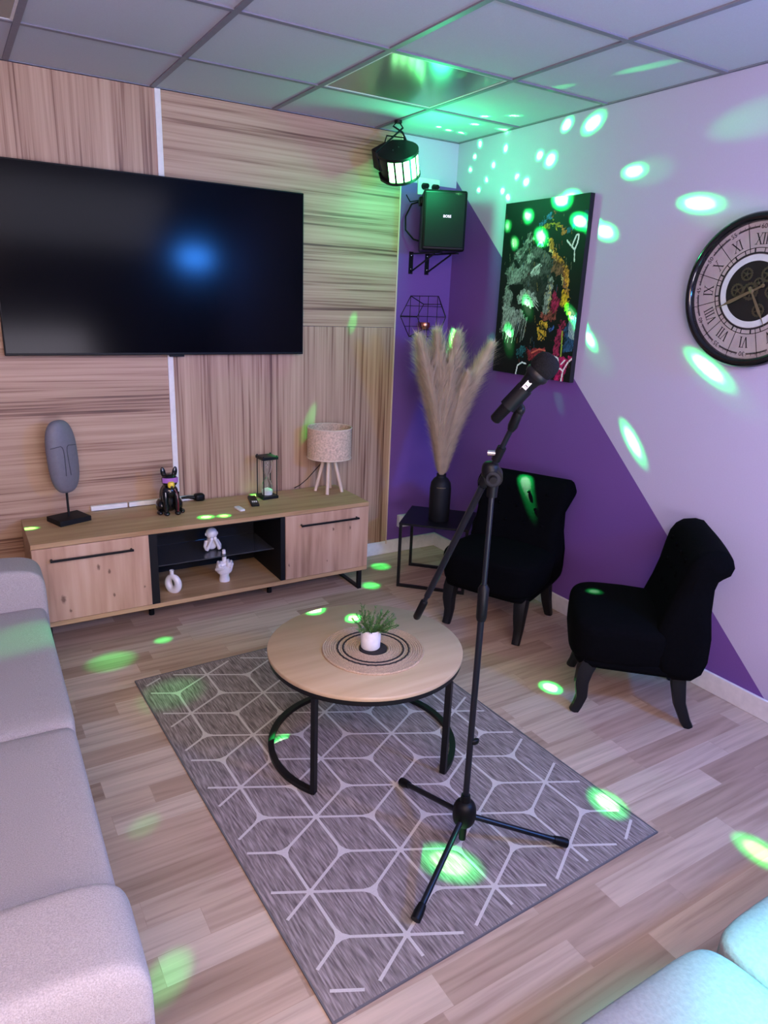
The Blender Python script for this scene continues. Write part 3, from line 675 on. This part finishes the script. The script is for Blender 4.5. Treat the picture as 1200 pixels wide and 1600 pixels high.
for k, a in enumerate([-165, -141, -117, -93, -69, -45, -21]):
    a0, a1 = R(a-9), R(a+9); r = .1005
    pts = [(r*math.cos(a0+(a1-a0)*i/4), r*math.sin(a0+(a1-a0)*i/4)) for i in range(5)]; pts2 = [(x*.93, y*.93) for x, y in reversed(pts)]
    MB().prism(pts+pts2, F, -.053, .049).build('lens', M['led_dim'] if k == 0 else M['led'], pt)
    a2 = R(a+12); MB().cbox(F(.0985*math.cos(a2), .0985*math.sin(a2), -.002), (.01, .006, .108), mm@rotz(a2+PI/2)).build('divider', M['black_metal'], pt)
MB().prism([(-.06, .10), (.06, .10), (.05, .16), (-.05, .16)], F, -.05, .05).build('rear_box', M['black_plastic'], pt, bevel=.004)
yk = MB(); yk.tube([F(-.112, .02, 0), F(-.115, .06, .05), F(-.10, .07, .10)], .005, 8); 
top = Vector((0, .03, H-pc.z)); yk.tube([F(-.10, .07, .10), top+Vector((-.03, 0, -.03)), top], .005, 8); yk.tube([F(.112, .02, 0), F(.105, .06, .08), top+Vector((.03, 0, -.03)), top], .005, 8); yk.cyl(top, top+Vector((0, 0, -.012)), .02, n=16)
yk.build('mounting_yoke', M['black_metal'], pt)
MB().tube([F(-.02, .15, .02), F(-.10, .2, .05), F(-.15, .12, .04), F(-.13, .08, -.03), F(-.06, .13, -.05)], .004, 8).build('cable', M['black_plastic'], pt)
for sx in (-.02, .02): MB().superel(F(sx, .02, .069), (.006, .006, .004), 1, 1, 8, 6).build('screw', M['chrome'], pt)

# ------------------------------------------------------------------ canvas painting
cv = thing('canvas_painting', 'tall black canvas with grey lion face and colourful paint streaks on the purple wall', 'painting', (0, -.811, 1.24))
CW, CH = .606, .891
MB().box(-.03, -.001, -CW/2, CW/2, 0, CH).build('canvas', plain('black_canvas_edge', (.004, .004, .005), .7), cv)
hm = np.array([0.00175556, 0.00012444, -0.27761848, 0.00010165, 0.00072901, -0.11929199, 0.00019826, -4.392e-05, 1.0]).reshape(3, 3)
def uv(p):
    q_ = hm@np.array([p[0], p[1], 1.]); return q_[0]/q_[2], q_[1]/q_[2]*1.47
NX, NY = 200, 294
gx, gy = np.meshgrid((np.arange(NX)+.5)/NX, (np.arange(NY)+.5)/NY*1.47)
img = np.zeros((NY, NX, 3))+.004
rs = np.random.RandomState(5)
def inpoly(poly, tex=1):
    gx, gy = (wx, wy) if tex else (globals()['gx'], globals()['gy'])
    r = np.zeros(gx.shape, bool); P = [uv(p) for p in poly]
    for (xa, ya), (xb, yb_) in zip(P, P[1:]+P[:1]):
        c = ((ya > gy) != (yb_ > gy)) & (gx < (xb-xa)*(gy-ya)/(yb_-ya+1e-12)+xa); r ^= c
    return r
def jitter(sc=.012):
    return sc*(np.sin(gx*61+gy*23)+np.sin(gy*71-gx*37)+rs.randn(NY, NX)*.35)
def smooth_noise(n):
    a = rs.randn(NY, NX)
    for _ in range(n): a = (a+np.roll(a, 1, 0)+np.roll(a, -1, 0)+np.roll(a, 1, 1)+np.roll(a, -1, 1))/5
    return a/a.std()
wx = gx+.006*smooth_noise(8)+.006*smooth_noise(2); wy = gy+.010*smooth_noise(8)
fur = .55+.6*rs.rand(NY, NX)
for _ in range(5): fur = (fur+np.roll(np.roll(fur, 1, 0), -(_ % 2), 1))/2
fur = (fur-fur.mean())/fur.std()*.38+.85+.18*smooth_noise(12)
def poly(pts, c, tex=1): 
    m_ = inpoly(pts, tex); k = np.clip(fur, .1, 1.5)[..., None] if tex else 1; img[:] = np.where(m_[..., None], np.array(c)*k*np.ones_like(img), img)
def stroke(pts, w_, c, tex=1, taper=False):
    gx, gy = (wx, wy) if tex else (globals()['gx'], globals()['gy'])
    P = [uv(p) for p in pts]; d = np.full(gx.shape, 9.); 
    for i, ((xa, ya), (xb, yb_)) in enumerate(zip(P, P[1:])):
        t_ = np.clip(((gx-xa)*(xb-xa)+(gy-ya)*(yb_-ya))/((xb-xa)**2+(yb_-ya)**2+1e-9), 0, 1)
        dd = np.hypot(gx-xa-t_*(xb-xa), gy-ya-t_*(yb_-ya)); d = np.minimum(d, dd)
    hw = w_/600/2*(1+(.5*jitter(1)*.4 if tex else 0)); m_ = d < hw; k = np.clip(fur, .1, 1.5)[..., None] if tex else 1
    img[:] = np.where(m_[..., None], np.array(c)*k*np.ones_like(img), img)
G = lambda v: (v, v*1.02, v*.98)
poly([(150,690),(215,560),(300,500),(380,470),(490,540),(520,620),(500,750),(430,900),(330,860),(300,780),(180,790)], G(.055))
stroke([(350,410),(300,490),(245,560)], 42, G(.22)); stroke([(430,470),(350,560),(290,650)], 36, G(.28)); stroke([(300,470),(270,520)], 30, G(.12))
poly([(160,650),(230,620),(210,690),(170,740),(150,700)], G(.16)); poly([(230,650),(300,660),(270,760),(180,790),(165,750)], G(.20))
poly([(280,640),(330,600),(340,680),(300,740)], G(.16)); poly([(360,650),(430,620),(410,690),(360,720)], G(.30)); stroke([(350,690),(375,650),(420,618)], 9, G(.6), 0)
poly([(375,560),(430,570),(420,610),(370,600)], G(.006), 0); stroke([(225,600),(250,640)], 22, G(.006), 0)
poly([(340,520),(420,480),(500,560),(480,620),(440,590),(380,560)], G(.10))
poly([(150,790),(185,790),(215,870),(212,940),(150,960),(125,930)], G(.20)); poly([(235,870),(300,800),(400,880),(380,960),(260,935)], G(.30))
poly([(340,740),(480,720),(470,900),(410,960),(400,870)], G(.02)); stroke([(235,870),(225,930),(270,965),(340,975)], 12, G(.004), 0)
poly([(180,785),(292,778),(275,820),(245,845),(228,925),(205,925),(210,850),(185,820)], G(.003), 0)
poly([(130,940),(210,960),(290,990),(300,1040),(240,1090),(210,1190),(160,1170),(110,1140),(125,1040)], G(.26)); stroke([(200,940),(270,960)], 16, G(.01), 0)
for a in range(26):
    x = 120+a*7; stroke([(x+30, 1000+rs.randint(60)), (x+rs.randint(-10, 10), 1120+rs.randint(120))], 3, G(.1+.3*rs.rand()), 0)
for y in (0, 14, 30): stroke([(270,860+y),(360,868+y*1.3),(410,920+y*2)], 3, G(.5), 0)
stroke([(500,430),(530,530),(600,600),(635,700),(628,860)], 26, (.55,.24,.03)); stroke([(480,450),(520,560),(580,640),(600,760)], 10, (.65,.5,.2)); stroke([(520,560),(560,600),(610,650),(615,800)], 12, (.30,.10,.03))
poly([(580,900),(600,820),(645,860),(650,960),(610,940),(575,940)], (.62,.36,.02)); poly([(520,590),(600,620),(600,700),(550,720),(510,660)], (.16,.07,.04))
stroke([(440,330),(520,300),(570,330)], 22, (.42,.28,.02)); stroke([(440,300),(490,240),(505,240)], 26, (.03,.10,.24)); stroke([(540,190),(520,230)], 8, (.35,.05,.03)); poly([(590,330),(620,320),(620,370),(595,380)], (.5,.16,.03))
poly([(630,330),(700,290),(690,350),(630,370)], (.02,.09,.15)); poly([(765,190),(800,190),(795,270),(765,270)], (.01,.03,.09), 0)
stroke([(510,760),(480,840),(460,960),(480,1010)], 34, G(.20)); stroke([(495,780),(500,900),(485,990)], 10, (.4,.3,.15)); poly([(515,860),(545,800),(570,890),(560,990),(500,1000)], (.30,.012,.06))
poly([(430,1000),(560,990),(540,1060),(440,1060)], (.22,.05,.04)); poly([(400,1110),(430,1060),(485,1080),(480,1150),(440,1220),(405,1200)], (.55,.30,.03))
stroke([(430,1070),(420,1120),(470,1130),(440,1090)], 7, G(.003), 0); stroke([(420,1150),(450,1180),(420,1220),(450,1240)], 7, G(.003), 0)
poly([(500,1110),(530,1100),(525,1140),(500,1150)], (.04,.08,.3)); stroke([(620,950),(640,1000),(665,1060)], 18, (.3,.4,.02)); stroke([(600,1080),(560,1200),(545,1330)], 40, (.26,.015,.06)); stroke([(598,1140),(595,1230),(588,1330)], 9, (.32,.42,.04), 0)
poly([(610,1130),(640,1080),(710,990),(700,1180),(680,1290),(605,1310)], (.02,.06,.13))
for k in range(5): stroke([(655+k*11,1010+k*4),(648+k*9,1180+k*5)], 3, (.7,.75,.8), 0)
poly([(240,1290),(300,1250),(320,1300),(270,1350),(235,1330)], (.02,.10,.12)); poly([(320,1280),(460,1270),(450,1340),(340,1370)], (.22,.02,.03)); stroke([(360,1310),(420,1280),(465,1290)], 8, (.6,.12,.08), 0)
poly([(550,1340),(690,1330),(640,1400),(600,1520),(530,1520),(560,1430)], (.42,.012,.10))
for s_ in ([(530,1330),(565,1345),(570,1385),(555,1420)], [(235,1480),(250,1410),(285,1385),(315,1395)], [(588,1530),(605,1440),(640,1380),(685,1335)], [(555,1432),(585,1425),(605,1445)], [(590,1390),(620,1360)]): stroke(s_, 8, (.8,.8,.82), 0)
stroke([(632,430),(660,465),(690,500),(715,440),(722,380),(705,385),(682,440),(672,470)], 9, (.75,.75,.75), 0); stroke([(690,495),(688,590)], 7, (.7,.7,.7), 0)
for k in range(60):
    x, y = 140+rs.rand()*560, 180+rs.rand()*1250; L_ = rs.rand()*60+8; stroke([(x, y), (x+rs.randn()*4, y+L_)], 2.5, [(.2,.03,.03),(.15,.15,.1),(.03,.08,.15),(.25,.15,.04)][k % 4], 0)
nv = (NX+1)*(NY+1)
vx = [(-.0306, CW/2-CW*i/NX, CH-CH*j/NY) for j in range(NY+1) for i in range(NX+1)]
fc = [(j*(NX+1)+i, (j+1)*(NX+1)+i, (j+1)*(NX+1)+i+1, j*(NX+1)+i+1) for j in range(NY) for i in range(NX)]
me = bpy.data.meshes.new('painted_face'); me.from_pydata(vx, [], fc)
at = me.attributes.new('paint', 'FLOAT_COLOR', 'CORNER')
arr = np.ones((NY*NX, 4, 4)); arr[:, :, :3] = np.clip(img, 0, 1).reshape(-1, 1, 3); at.data.foreach_set('color', arr.ravel())
pmat, nt, b = nodes('painted_canvas'); an = N(nt, 'ShaderNodeAttribute', attribute_name='paint'); nt.links.new(an.outputs['Color'], b.inputs['Base Color']); b.inputs['Roughness'].default_value = .55; b.inputs['Specular IOR Level'].default_value = .25
me.materials.append(pmat); o = bpy.data.objects.new('painted_face', me); COL.objects.link(o); o.parent = cv

# ------------------------------------------------------------------ wall clock
ck = thing('wall_clock', 'large round black rimmed wall clock with roman numerals and visible gears', 'clock', (0, -2.007, 1.695))
RO, RI = .289, .255
# local frame: a to the right as seen from the room (towards -y), b up, d out of the wall (-x)
K = lambda a, b, d: Vector((-d, -a, b))
def kr(mb, r0, r1, d0, d1, n=96):
    return mb.loft([[K(r*math.cos(2*PI*j/n), r*math.sin(2*PI*j/n), d) for j in range(n)] for r, d in ((r0, d0), (r1, d0), (r1, d1), (r0, d1))], closed=True)
rim = MB().loft([[K(r*math.cos(2*PI*j/96), r*math.sin(2*PI*j/96), d) for j in range(96)] for r, d in ((RI, .001), (RO-.004, .001), (RO, .012), (RO, .035), (RO-.008, .046), (RO-.02, .05), (RI+.004, .046), (RI, .036))], closed=True)
rim.build('rim', M['black_gloss'], ck, smooth=50)
kr(MB(), .0005, RI+.001, .002, .022).build('dial', M['clock_face'], ck)
kr(MB(), .113, .136, .0222, .0235).build('inner_ring', M['clock_ring'], ck)
kr(MB(), .0005, .113, .0222, .0232).build('dark_centre', M['clock_dark'], ck)
nk = MB()
kr(nk, .138, .145, .0222, .0238); kr(nk, .159, .1615, .0222, .0236)
def ray_(a, r0, r1, w_, d=.0236, mb=nk):
    c, s_ = math.sin(R(a)), math.cos(R(a)); px, py = s_, -c
    mb.add([K(c*r0+px*w_, s_*r0+py*w_, d), K(c*r1+px*w_, s_*r1+py*w_, d), K(c*r1-px*w_, s_*r1-py*w_, d), K(c*r0-px*w_, s_*r0-py*w_, d)], [(0,1,2,3)])
for k in range(12): ray_(15+30*k, .145, RI, .0013)
for k in range(24): ray_(15*k+7.5, .145, .160, .003 if k % 2 else .0018)
nk.build('minute_track', M['ink'], ck, smooth=0)
ROM = ['XII', 'I', 'II', 'III', 'IIII', 'V', 'VI', 'VII', 'VIII', 'IX', 'X', 'XI']
def numeral(mb, txt, ang):
    W = {'I': .012, 'V': .026, 'X': .028}; tot = sum(W[c] for c in txt); x = -tot/2; h0, h1 = .172, .212
    ca, sa = math.cos(R(ang)), math.sin(R(ang))
    def P(u, v): return K(u*ca+v*sa, -u*sa+v*ca, .0238)
    def bar(xa, ya, xb, yb2, w_): mb.add([P(xa-w_, ya), P(xa+w_, ya), P(xb+w_, yb2), P(xb-w_, yb2)], [(0,1,2,3)])
    def ser(xc, y, w_): mb.add([P(xc-w_, y-.0009), P(xc+w_, y-.0009), P(xc+w_, y+.0009), P(xc-w_, y+.0009)], [(0,1,2,3)])
    for c in txt:
        w_ = W[c]; m_ = x+w_/2
        if c == 'I': bar(m_, h0, m_, h1, .0021); ser(m_, h0, .005); ser(m_, h1, .005)
        if c == 'V': bar(m_-.009, h1, m_, h0, .0024); bar(m_+.009, h1, m_, h0, .0011); ser(m_-.009, h1, .005); ser(m_+.009, h1, .005)
        if c == 'X': bar(m_-.010, h1, m_+.010, h0, .0025); bar(m_+.010, h1, m_-.010, h0, .0011); [ser(m_+sx*.010, h, .005) for sx in (-1, 1) for h in (h0, h1)]
        x += w_
for k, t_ in enumerate(ROM):
    mb = MB(); numeral(mb, t_, 30*k); mb.build('numeral', M['ink'], ck, smooth=0)
sn = MB()
for k in range(12):
    a = R(30*k); ca, sa = math.cos(a), math.sin(a)
    text_mb(sn, str(5*k if k else 60), .025, lambda x, y: K(x*ca+(y+.236)*sa, -x*sa+(y+.236)*ca, .0238))
    # faint cursive-like strokes between the minute figures
    rd = random.Random(k)
    for j in range(-13, 14):
        ang = 30*k+15+j*.78; hgt = .013 if (j+k) % 6 == 0 else .007; lean = .4
        ray_(ang+lean, .2325, .2325+hgt, .0008, .0238, sn)
        ray_(ang+.35, .2325+(.002 if j % 2 else .005), .2325+(.0035 if j % 2 else .0065), .0024, .0238, sn)
sn.build('minute_lettering', M['ink'], ck, smooth=0)
for (ga, gb, gr_) in [(-.035, .063, .026), (.052, .063, .030), (-.064, .003, .028), (-.010, .0, .035), (.036, -.070, .026), (.02, .030, .022), (.075, .0, .026)]:
    gm = MB(); n = 36; d = .0245+.0006*(abs(ga*100) % 3)
    out = [((gr_*(1.0 if j % 2 else .9))*math.cos(2*PI*j/n), (gr_*(1.0 if j % 2 else .9))*math.sin(2*PI*j/n)) for j in range(n)]; inn = [(gr_*.68*math.cos(2*PI*j/n), gr_*.68*math.sin(2*PI*j/n)) for j in range(n)]
    gm.loft([[K(ga+x, gb+y, dd) for x, y in g_] for g_, dd in ((inn, d), (out, d), (out, d+.002), (inn, d+.002))], closed=True)
    for k in range(5):
        a = 2*PI*k/5+ga*30; c, s_ = math.cos(a), math.sin(a); w_ = gr_*.09
        gm.add([K(ga-s_*w_, gb+c*w_, d+.002), K(ga+c*gr_*.72-s_*w_, gb+s_*gr_*.72+c*w_, d+.002), K(ga+c*gr_*.72+s_*w_, gb+s_*gr_*.72-c*w_, d+.002), K(ga+s_*w_, gb-c*w_, d+.002)], [(0,1,2,3)])
    gm.lathe([(gr_*.25, 0), (gr_*.25, .003), (.001, .004)], n=12, m=Matrix(((0,0,-1),(0,1,0),(1,0,0))), c=K(ga, gb, d))
    gm.build('gear', M['gear'], ck, smooth=0)
def hand(a, b, back, w_, name):
    h_ = MB(); v = Vector((a, b)); n_ = v.normalized(); p = Vector((-n_.y, n_.x)); d = .033
    pts = [(-n_*back)+p*w_*.5, n_*v.length*.55+p*w_, n_*v.length*.7+p*w_*.35, v, n_*v.length*.7-p*w_*.35, n_*v.length*.55-p*w_, (-n_*back)-p*w_*.5]
    h_.prism([(q_.x, q_.y) for q_ in pts], lambda x, y, t: K(x, y, t), d, d+.0015); c = -n_*back
    h_.lathe([(.007, 0), (.007, .0025), (.001, .003)], n=16, m=Matrix(((0,0,-1),(0,1,0),(1,0,0))), c=K(c.x, c.y, d)); h_.build(name, M['brass'], ck)
hand(.080, -.135, .012, .006, 'hour_hand'); hand(-.153, -.075, .048, .007, 'minute_hand')
MB().lathe([(.009, 0), (.009, .006), (.001, .008)], n=20, m=Matrix(((0,0,-1),(0,1,0),(1,0,0))), c=K(0, 0, .03)).build('hub', M['brass'], ck)

# ------------------------------------------------------------------ slipper chairs
def make_chair(label, loc, facing):
    # local: faces -y; x right
    t = thing('slipper_chair', label, 'chair', loc, facing, 'black velvet slipper chairs')
    def crown(p):
        if p.z > 0: p = Vector((p.x, p.y, p.z+.012*(1-(p.x/.26)**2)*(1-(p.y/.26)**2)))
        k = 1+.05*(p.z/.1); return Vector((p.x*k*(1-.10*max(0, p.y/.25)), p.y, p.z))
    MB().superel((0, -.045, .325), (.505, .46, .20), .38, .42, 60, 24, fn=crown).build('seat', M['velvet'], t, smooth=60)
    MB().superel((0, -.02, .245), (.47, .46, .06), .35, .3, 48, 10).build('seat_rail', M['velvet'], t, smooth=60)
    prof = [(.045, .30), (.055, .42), (.08, .50), (.10, .58), (.115, .65), (.128, .70), (.148, .735), (.178, .757), (.215, .764), (.250, .757), (.278, .735), (.288, .705), (.280, .675), (.258, .655), (.245, .64), (.240, .60), (.244, .50), (.250, .40), (.252, .30), (.238, .25), (.20, .215), (.13, .21), (.07, .235)]
    n = len(prof); cy = sum(p[0] for p in prof)/n
    def inset(d):
        out = []
        for i, (a, b) in enumerate(prof):
            p0 = Vector(prof[i-1]); p1 = Vector(prof[(i+1) % n]); tg = (p1-p0).normalized(); nn = Vector((tg.y, -tg.x))   # inward for this winding
            out.append(Vector((a, b))+nn*d)
        return out
    rings = []
    ns = 26; D = .045
    for k in range(ns+1):
        u = -1+2*k/ns; e = max(0, abs(u)*.245-(.245-D))/D; e = min(1, e); d = D*(1-math.sqrt(max(0, 1-e*e)))*.95
        ring = []
        for (a, b) in inset(d):
            wdt = .245*(.90+.10*min(1, max(0, (.45-b)/.2)))+(.012 if b > .66 else 0)*min(1, (b-.66)/.05) if b > .4 else .245*(1-.0)
            if b > .4: wdt = .245*(.95+.05*max(0, 1-(b-.4)/.12))+.030*max(0, min(1, (b-.60)/.08))
            ring.append(Vector((u*wdt, a+.012*(u*u)*-1*(1 if .4 < b < .75 else 0), b)))
        rings.append(ring)
    bk_ = MB().loft(rings).build('backrest', M['velvet'], t, smooth=70)
    for row, (z, xs) in enumerate([(.69, (-.15, -.05, .05, .15)), (.61, (-.10, 0, .10)), (.53, (-.15, -.05, .05, .15))]):
        yy = {0: .119, 1: .103, 2: .085}[row]
        for x in xs: MB().superel((x, yy, z), (.02, .012, .02), 1, 1, 12, 8).build('button', M['velvet'], bk_, smooth=60)
    for sx in (-1, 1):
        fpts = [(sx*.19, -.175, .262), (sx*.195, -.20, .20), (sx*.197, -.208, .14), (sx*.195, -.20, .075), (sx*.195, -.212, .03), (sx*.196, -.224, .0)]
        MB().tube(fpts, [.036, .035, .030, .024, .021, .020], 12, square=True).build('leg', M['leg_black'], t, smooth=50)
        bpts = [(sx*.175, .155, .262), (sx*.182, .165, .18), (sx*.188, .18, .10), (sx*.192, .21, .03), (sx*.193, .228, 0)]
        MB().tube(bpts, [.032, .030, .025, .021, .019], 12, square=True).build('leg', M['leg_black'], t, smooth=50)
    return t
# facing angle: local -y -> world direction
def face(dx, dy): return math.atan2(dx, -dy)
make_chair('black velvet slipper chair behind the microphone stand, near the side table', (-.37, -1.128, 0), face(-.908, -.418))
make_chair('black velvet slipper chair on the right below the wall clock', (-.365, -1.968, 0), face(-.72, .69))

# ------------------------------------------------------------------ sofa on the left
sf = thing('sofa', 'light grey fabric sofa with rounded arms along the left wall', 'sofa', (-2.985, -1.80, 0), R(-1.3))
def soft(c, size, e1, e2, name, nu=64, nv=28, fn=None, mat=None, parent=None): return MB().superel(c, size, e1, e2, nu, nv, fn=fn).build(name, mat or M['sofa'], parent or sf, smooth=70)
# local x: front edge at +.45 ; y from -.95 (near) to +.85 (far)
MB().superel((-.02, -.0, .19), (.86, 1.76, .30), .12, .1, 60, 20).build('base', M['sofa'], sf, smooth=50)
soft((.05, .425, .37), (.80, .868, .17), .2, .07, 'seat_cushion', 120); soft((.045, -.44, .37), (.80, .868, .17), .2, .07, 'seat_cushion', 120)
soft((-.34, .43, .62), (.22, .85, .46), .4, .3, 'back_cushion'); soft((-.34, -.43, .62), (.22, .87, .46), .4, .3, 'back_cushion')
def armfn(p): return Vector((p.x, p.y*(1+.18*p.z/.3), p.z-.012*(p.x/.45)))
af = soft((-.005, .925, .325), (.93, .17, .58), .2, .14, 'arm', fn=armfn)
an_ = soft((-.010, -.895, .33), (.92, .19, .60), .20, .14, 'arm', fn=armfn)
for sy, pr_ in ((1, af), (-1, an_)):
    y = sy*.925+ (-.10 if sy < 0 else .08)
    MB().tube([(-.44, y, .505), (0, y-.002, .505), (.40, y, .50), (.452, y+.03*(-sy)*-.2, .48)], .004, 6).build('piping', M['sofa'], pr_)
for x in (-.36, .36):
    for y in (-.88, .88): MB().cyl((x, y, 0), (x, y, .06), .02, n=12).build('leg', M['leg_black'], sf)

# ------------------------------------------------------------------ pale bench sofa at bottom right
be = thing('armless_sofa', 'pale upholstered seat lit cyan at the bottom right corner', 'sofa', (-1.25, -3.49, 0))
MB().superel((0, -.02, .20), (1.75, .76, .36), .15, .10, 60, 20).build('base', M['bench'], be, smooth=50)
soft((-.60, .0, .385), (.545, .72, .14), .3, .2, 'seat_cushion', mat=M['bench'], parent=be)
soft((.275, .0, .385), (1.20, .72, .14), .3, .12, 'seat_cushion', mat=M['bench'], parent=be)
for x in (-.8, .8):
    for y in (-.33, .3): MB().cyl((x, y, 0), (x, y, .04), .02, n=12).build('leg', M['leg_black'], be)

# ------------------------------------------------------------------ microphone stand
MS = Vector((-1.548, -2.347, .0074))
ms = thing('microphone_stand', 'black boom microphone stand with tripod legs standing on the rug', 'microphone stand', MS)
MB().superel((0, 0, .125), (.072, .072, .095), .8, 1, 32, 20).cyl((0, 0, .085), (0, 0, .03), .013, .011, n=16).cyl((0, 0, .16), (0, 0, .19), .018, .0135, n=18).build('tripod_hub', M['black_plastic'], ms, smooth=50)
for (x, y) in ((-1.559, -2.013), (-1.254, -2.514), (-1.831, -2.513)):
    d = Vector((x, y, 0))-Vector((MS.x, MS.y, 0)); dn = d.normalized(); d = dn*.327
    lg = MB().cyl(dn*.026+Vector((0, 0, .112)), d+Vector((0, 0, .016)), .0088, n=14).build('leg', M['pole_metal'], ms)
    sl_ = (Vector((0, 0, .016))+d-dn*.026-Vector((0, 0, .112))).normalized()
    MB().tube([d+Vector((0, 0, .016))-sl_*.045, d+Vector((0, 0, .016))-sl_*.02, d+Vector((0, 0, .0155))], [.0115, .0145, .0142], 16).build('rubber_foot', M['black_plastic'], lg, smooth=50)
MB().cyl((0, 0, .17), (0, 0, .80), .0095, n=18).build('lower_tube', M['pole_metal'], ms)
MB().cyl((0, 0, .86), (0, 0, 1.15), .0072, n=18).build('upper_tube', M['pole_metal'], ms)
MB().tube([(0, 0, .765), (0, 0, .775), (0, 0, .86), (0, 0, .872)], [.0125, .015, .0155, .009], 20).build('height_clutch', M['black_plastic'], ms, smooth=40)
MB().superel((.012, -.006, .375), (.03, .016, .018), .6, 1, 14, 10).build('cable_clip', M['black_plastic'], ms, smooth=60)
T = Vector((0, 0, 1.175)); g2 = lambda x, y, z: Vector((x, y, z))-MS
lo = g2(-1.581, -2.083, .674); hi = g2(-1.555, -2.410, 1.325); bd = (hi-lo).normalized()
mid = lo.lerp(hi, .80)
MB().cyl(lo+bd*.02, hi, .0068, n=16).build('boom_tube', M['pole_metal'], ms)
MB().cyl(lo+bd*.10, mid-bd*.05, .0095, n=16).build('outer_boom_tube', M['pole_metal'], ms)
MB().tube([lo, lo+bd*.005, lo+bd*.075, lo+bd*.08], [.009, .0115, .0115, .008], 18).build('boom_end_grip', M['black_plastic'], ms, smooth=40)
# clutch: two discs, knob, housing
cd_ = Vector((-.65, -.76, 0)).normalized(); sc2 = Vector((.76, -.65, 0))
ccm = T
MB().cyl(ccm-cd_*.03, ccm+cd_*.022, .024, n=28).cyl((0, 0, 1.12), (0, 0, 1.165), .0135, .016, n=18).build('clutch', M['black_plastic'], ms, smooth=40)
MB().cyl(ccm+cd_*.022, ccm+cd_*.032, .0185, n=24).build('clutch_disc', M['pole_metal'], ms)
MB().cyl(ccm+cd_*.03, ccm+cd_*.048, .011, .009, n=16).build('clutch_knob', M['black_plastic'], ms)
MB().tube([mid-bd*.045, mid-bd*.04, mid+bd*.02, mid+bd*.028], [.010, .0165, .0165, .009], 20).superel(mid+bd*.005, (.046, .046, .05), .7, 1, 20, 12).build('boom_clamp', M['black_plastic'], ms, smooth=50)
up3 = mid+bd*.06
MB().tube([up3-bd*.02, up3+bd*.02], [.012, .0115], 16).build('boom_lock', M['black_plastic'], ms)
MB().cyl(up3-sc2*.008, up3-sc2*.028, .0075, n=14).build('lock_screw', M['chrome'], ms)
# clip and adapter
ad0 = hi; ad1 = g2(-1.554, -2.429, 1.369)
MB().tube([ad0-bd*.012, ad0, ad1, ad1+(ad1-ad0).normalized()*.01], [.009, .0125, .0115, .008], 16).superel(ad1, (.026, .026, .03), 1, 1, 16, 10).build('thread_adapter', M['black_plastic'], ms, smooth=50)
mb0 = g2(-1.562, -2.418, 1.378); hd0 = g2(-1.544, -2.486, 1.476)
# microphone
hdw = hd0+MS; tail = Vector((-1.607, -2.412, 1.352)); md = (hdw-tail).normalized()
clipc = tail.lerp(hdw, .40)
mc = thing('microphone', 'black wireless microphone with foam ball head clipped on the boom stand', 'microphone', hdw)
Lm = (hdw-tail).length
MB().tube([-md*(Lm+.015), -md*(Lm+.01), -md*Lm*.5, -md*.055, -md*.04, -md*.028], [.009, .0135, .0165, .0185, .021, .026], 24).build('handle', M['black_plastic'], mc, smooth=50)
qt = md.to_track_quat('Z', 'Y').to_matrix()
MB().superel(md*.002, (.064, .064, .060), .82, 1, 32, 20, qt).build('foam_head', M['foam'], mc, smooth=60)
MB().lathe([(.0268, -.032), (.0292, -.026), (.0292, -.020), (.0268, -.014)], n=32, m=qt).build('collar', M['black_metal'], mc)
cam_d = (Vector((-2.722, -3.702, 1.612))-hdw).normalized(); sdn = (cam_d-md*cam_d.dot(md)).normalized(); crs = md.cross(sdn)
c_ = -md*.058+sdn*.0186
lb = MB(); sz = (.010, .014)
def lp(u, v, h=0): return c_+crs*u+md*v+sdn*h
lb.add([lp(-.006, -.014), lp(.006, -.014), lp(.006, .014), lp(-.006, .014), lp(-.006, -.014, .0012), lp(.006, -.014, .0012), lp(.006, .014, .0012), lp(-.006, .014, .0012)], [(3,2,1,0),(4,5,6,7),(0,1,5,4),(1,2,6,5),(2,3,7,6),(3,0,4,7)])
lb.build('label_plate', M['white_plastic'], mc, smooth=0)
mk = MB(); text_mb(mk, 'E', .013, lambda x, y: lp(y*.9, -x*1.4, .0016)); mk.build('emblem', M['ink'], mc, smooth=0)
# clip belongs to the stand: half sleeve around the handle with a tail
cc_ = clipc-MS
crings = []
for k in range(13):
    a = R(-60+300*k/12)
    rr = (Matrix.Rotation(a, 3, md)@sdn)
    crings.append([cc_+rr*.0175-md*.03, cc_+rr*.0215-md*.03, cc_+rr*.021+md*.03, cc_+rr*.0175+md*.03])
MB().loft(crings).build('microphone_clip', M['black_plastic'], ms, smooth=50)
MB().tube([cc_-crs*.0-md*.005-sdn*.02, (cc_+ad1)/2, ad1], [.012, .012, .010], 12).build('clip_neck', M['black_plastic'], ms, smooth=50)
print('objects', len(bpy.data.objects))
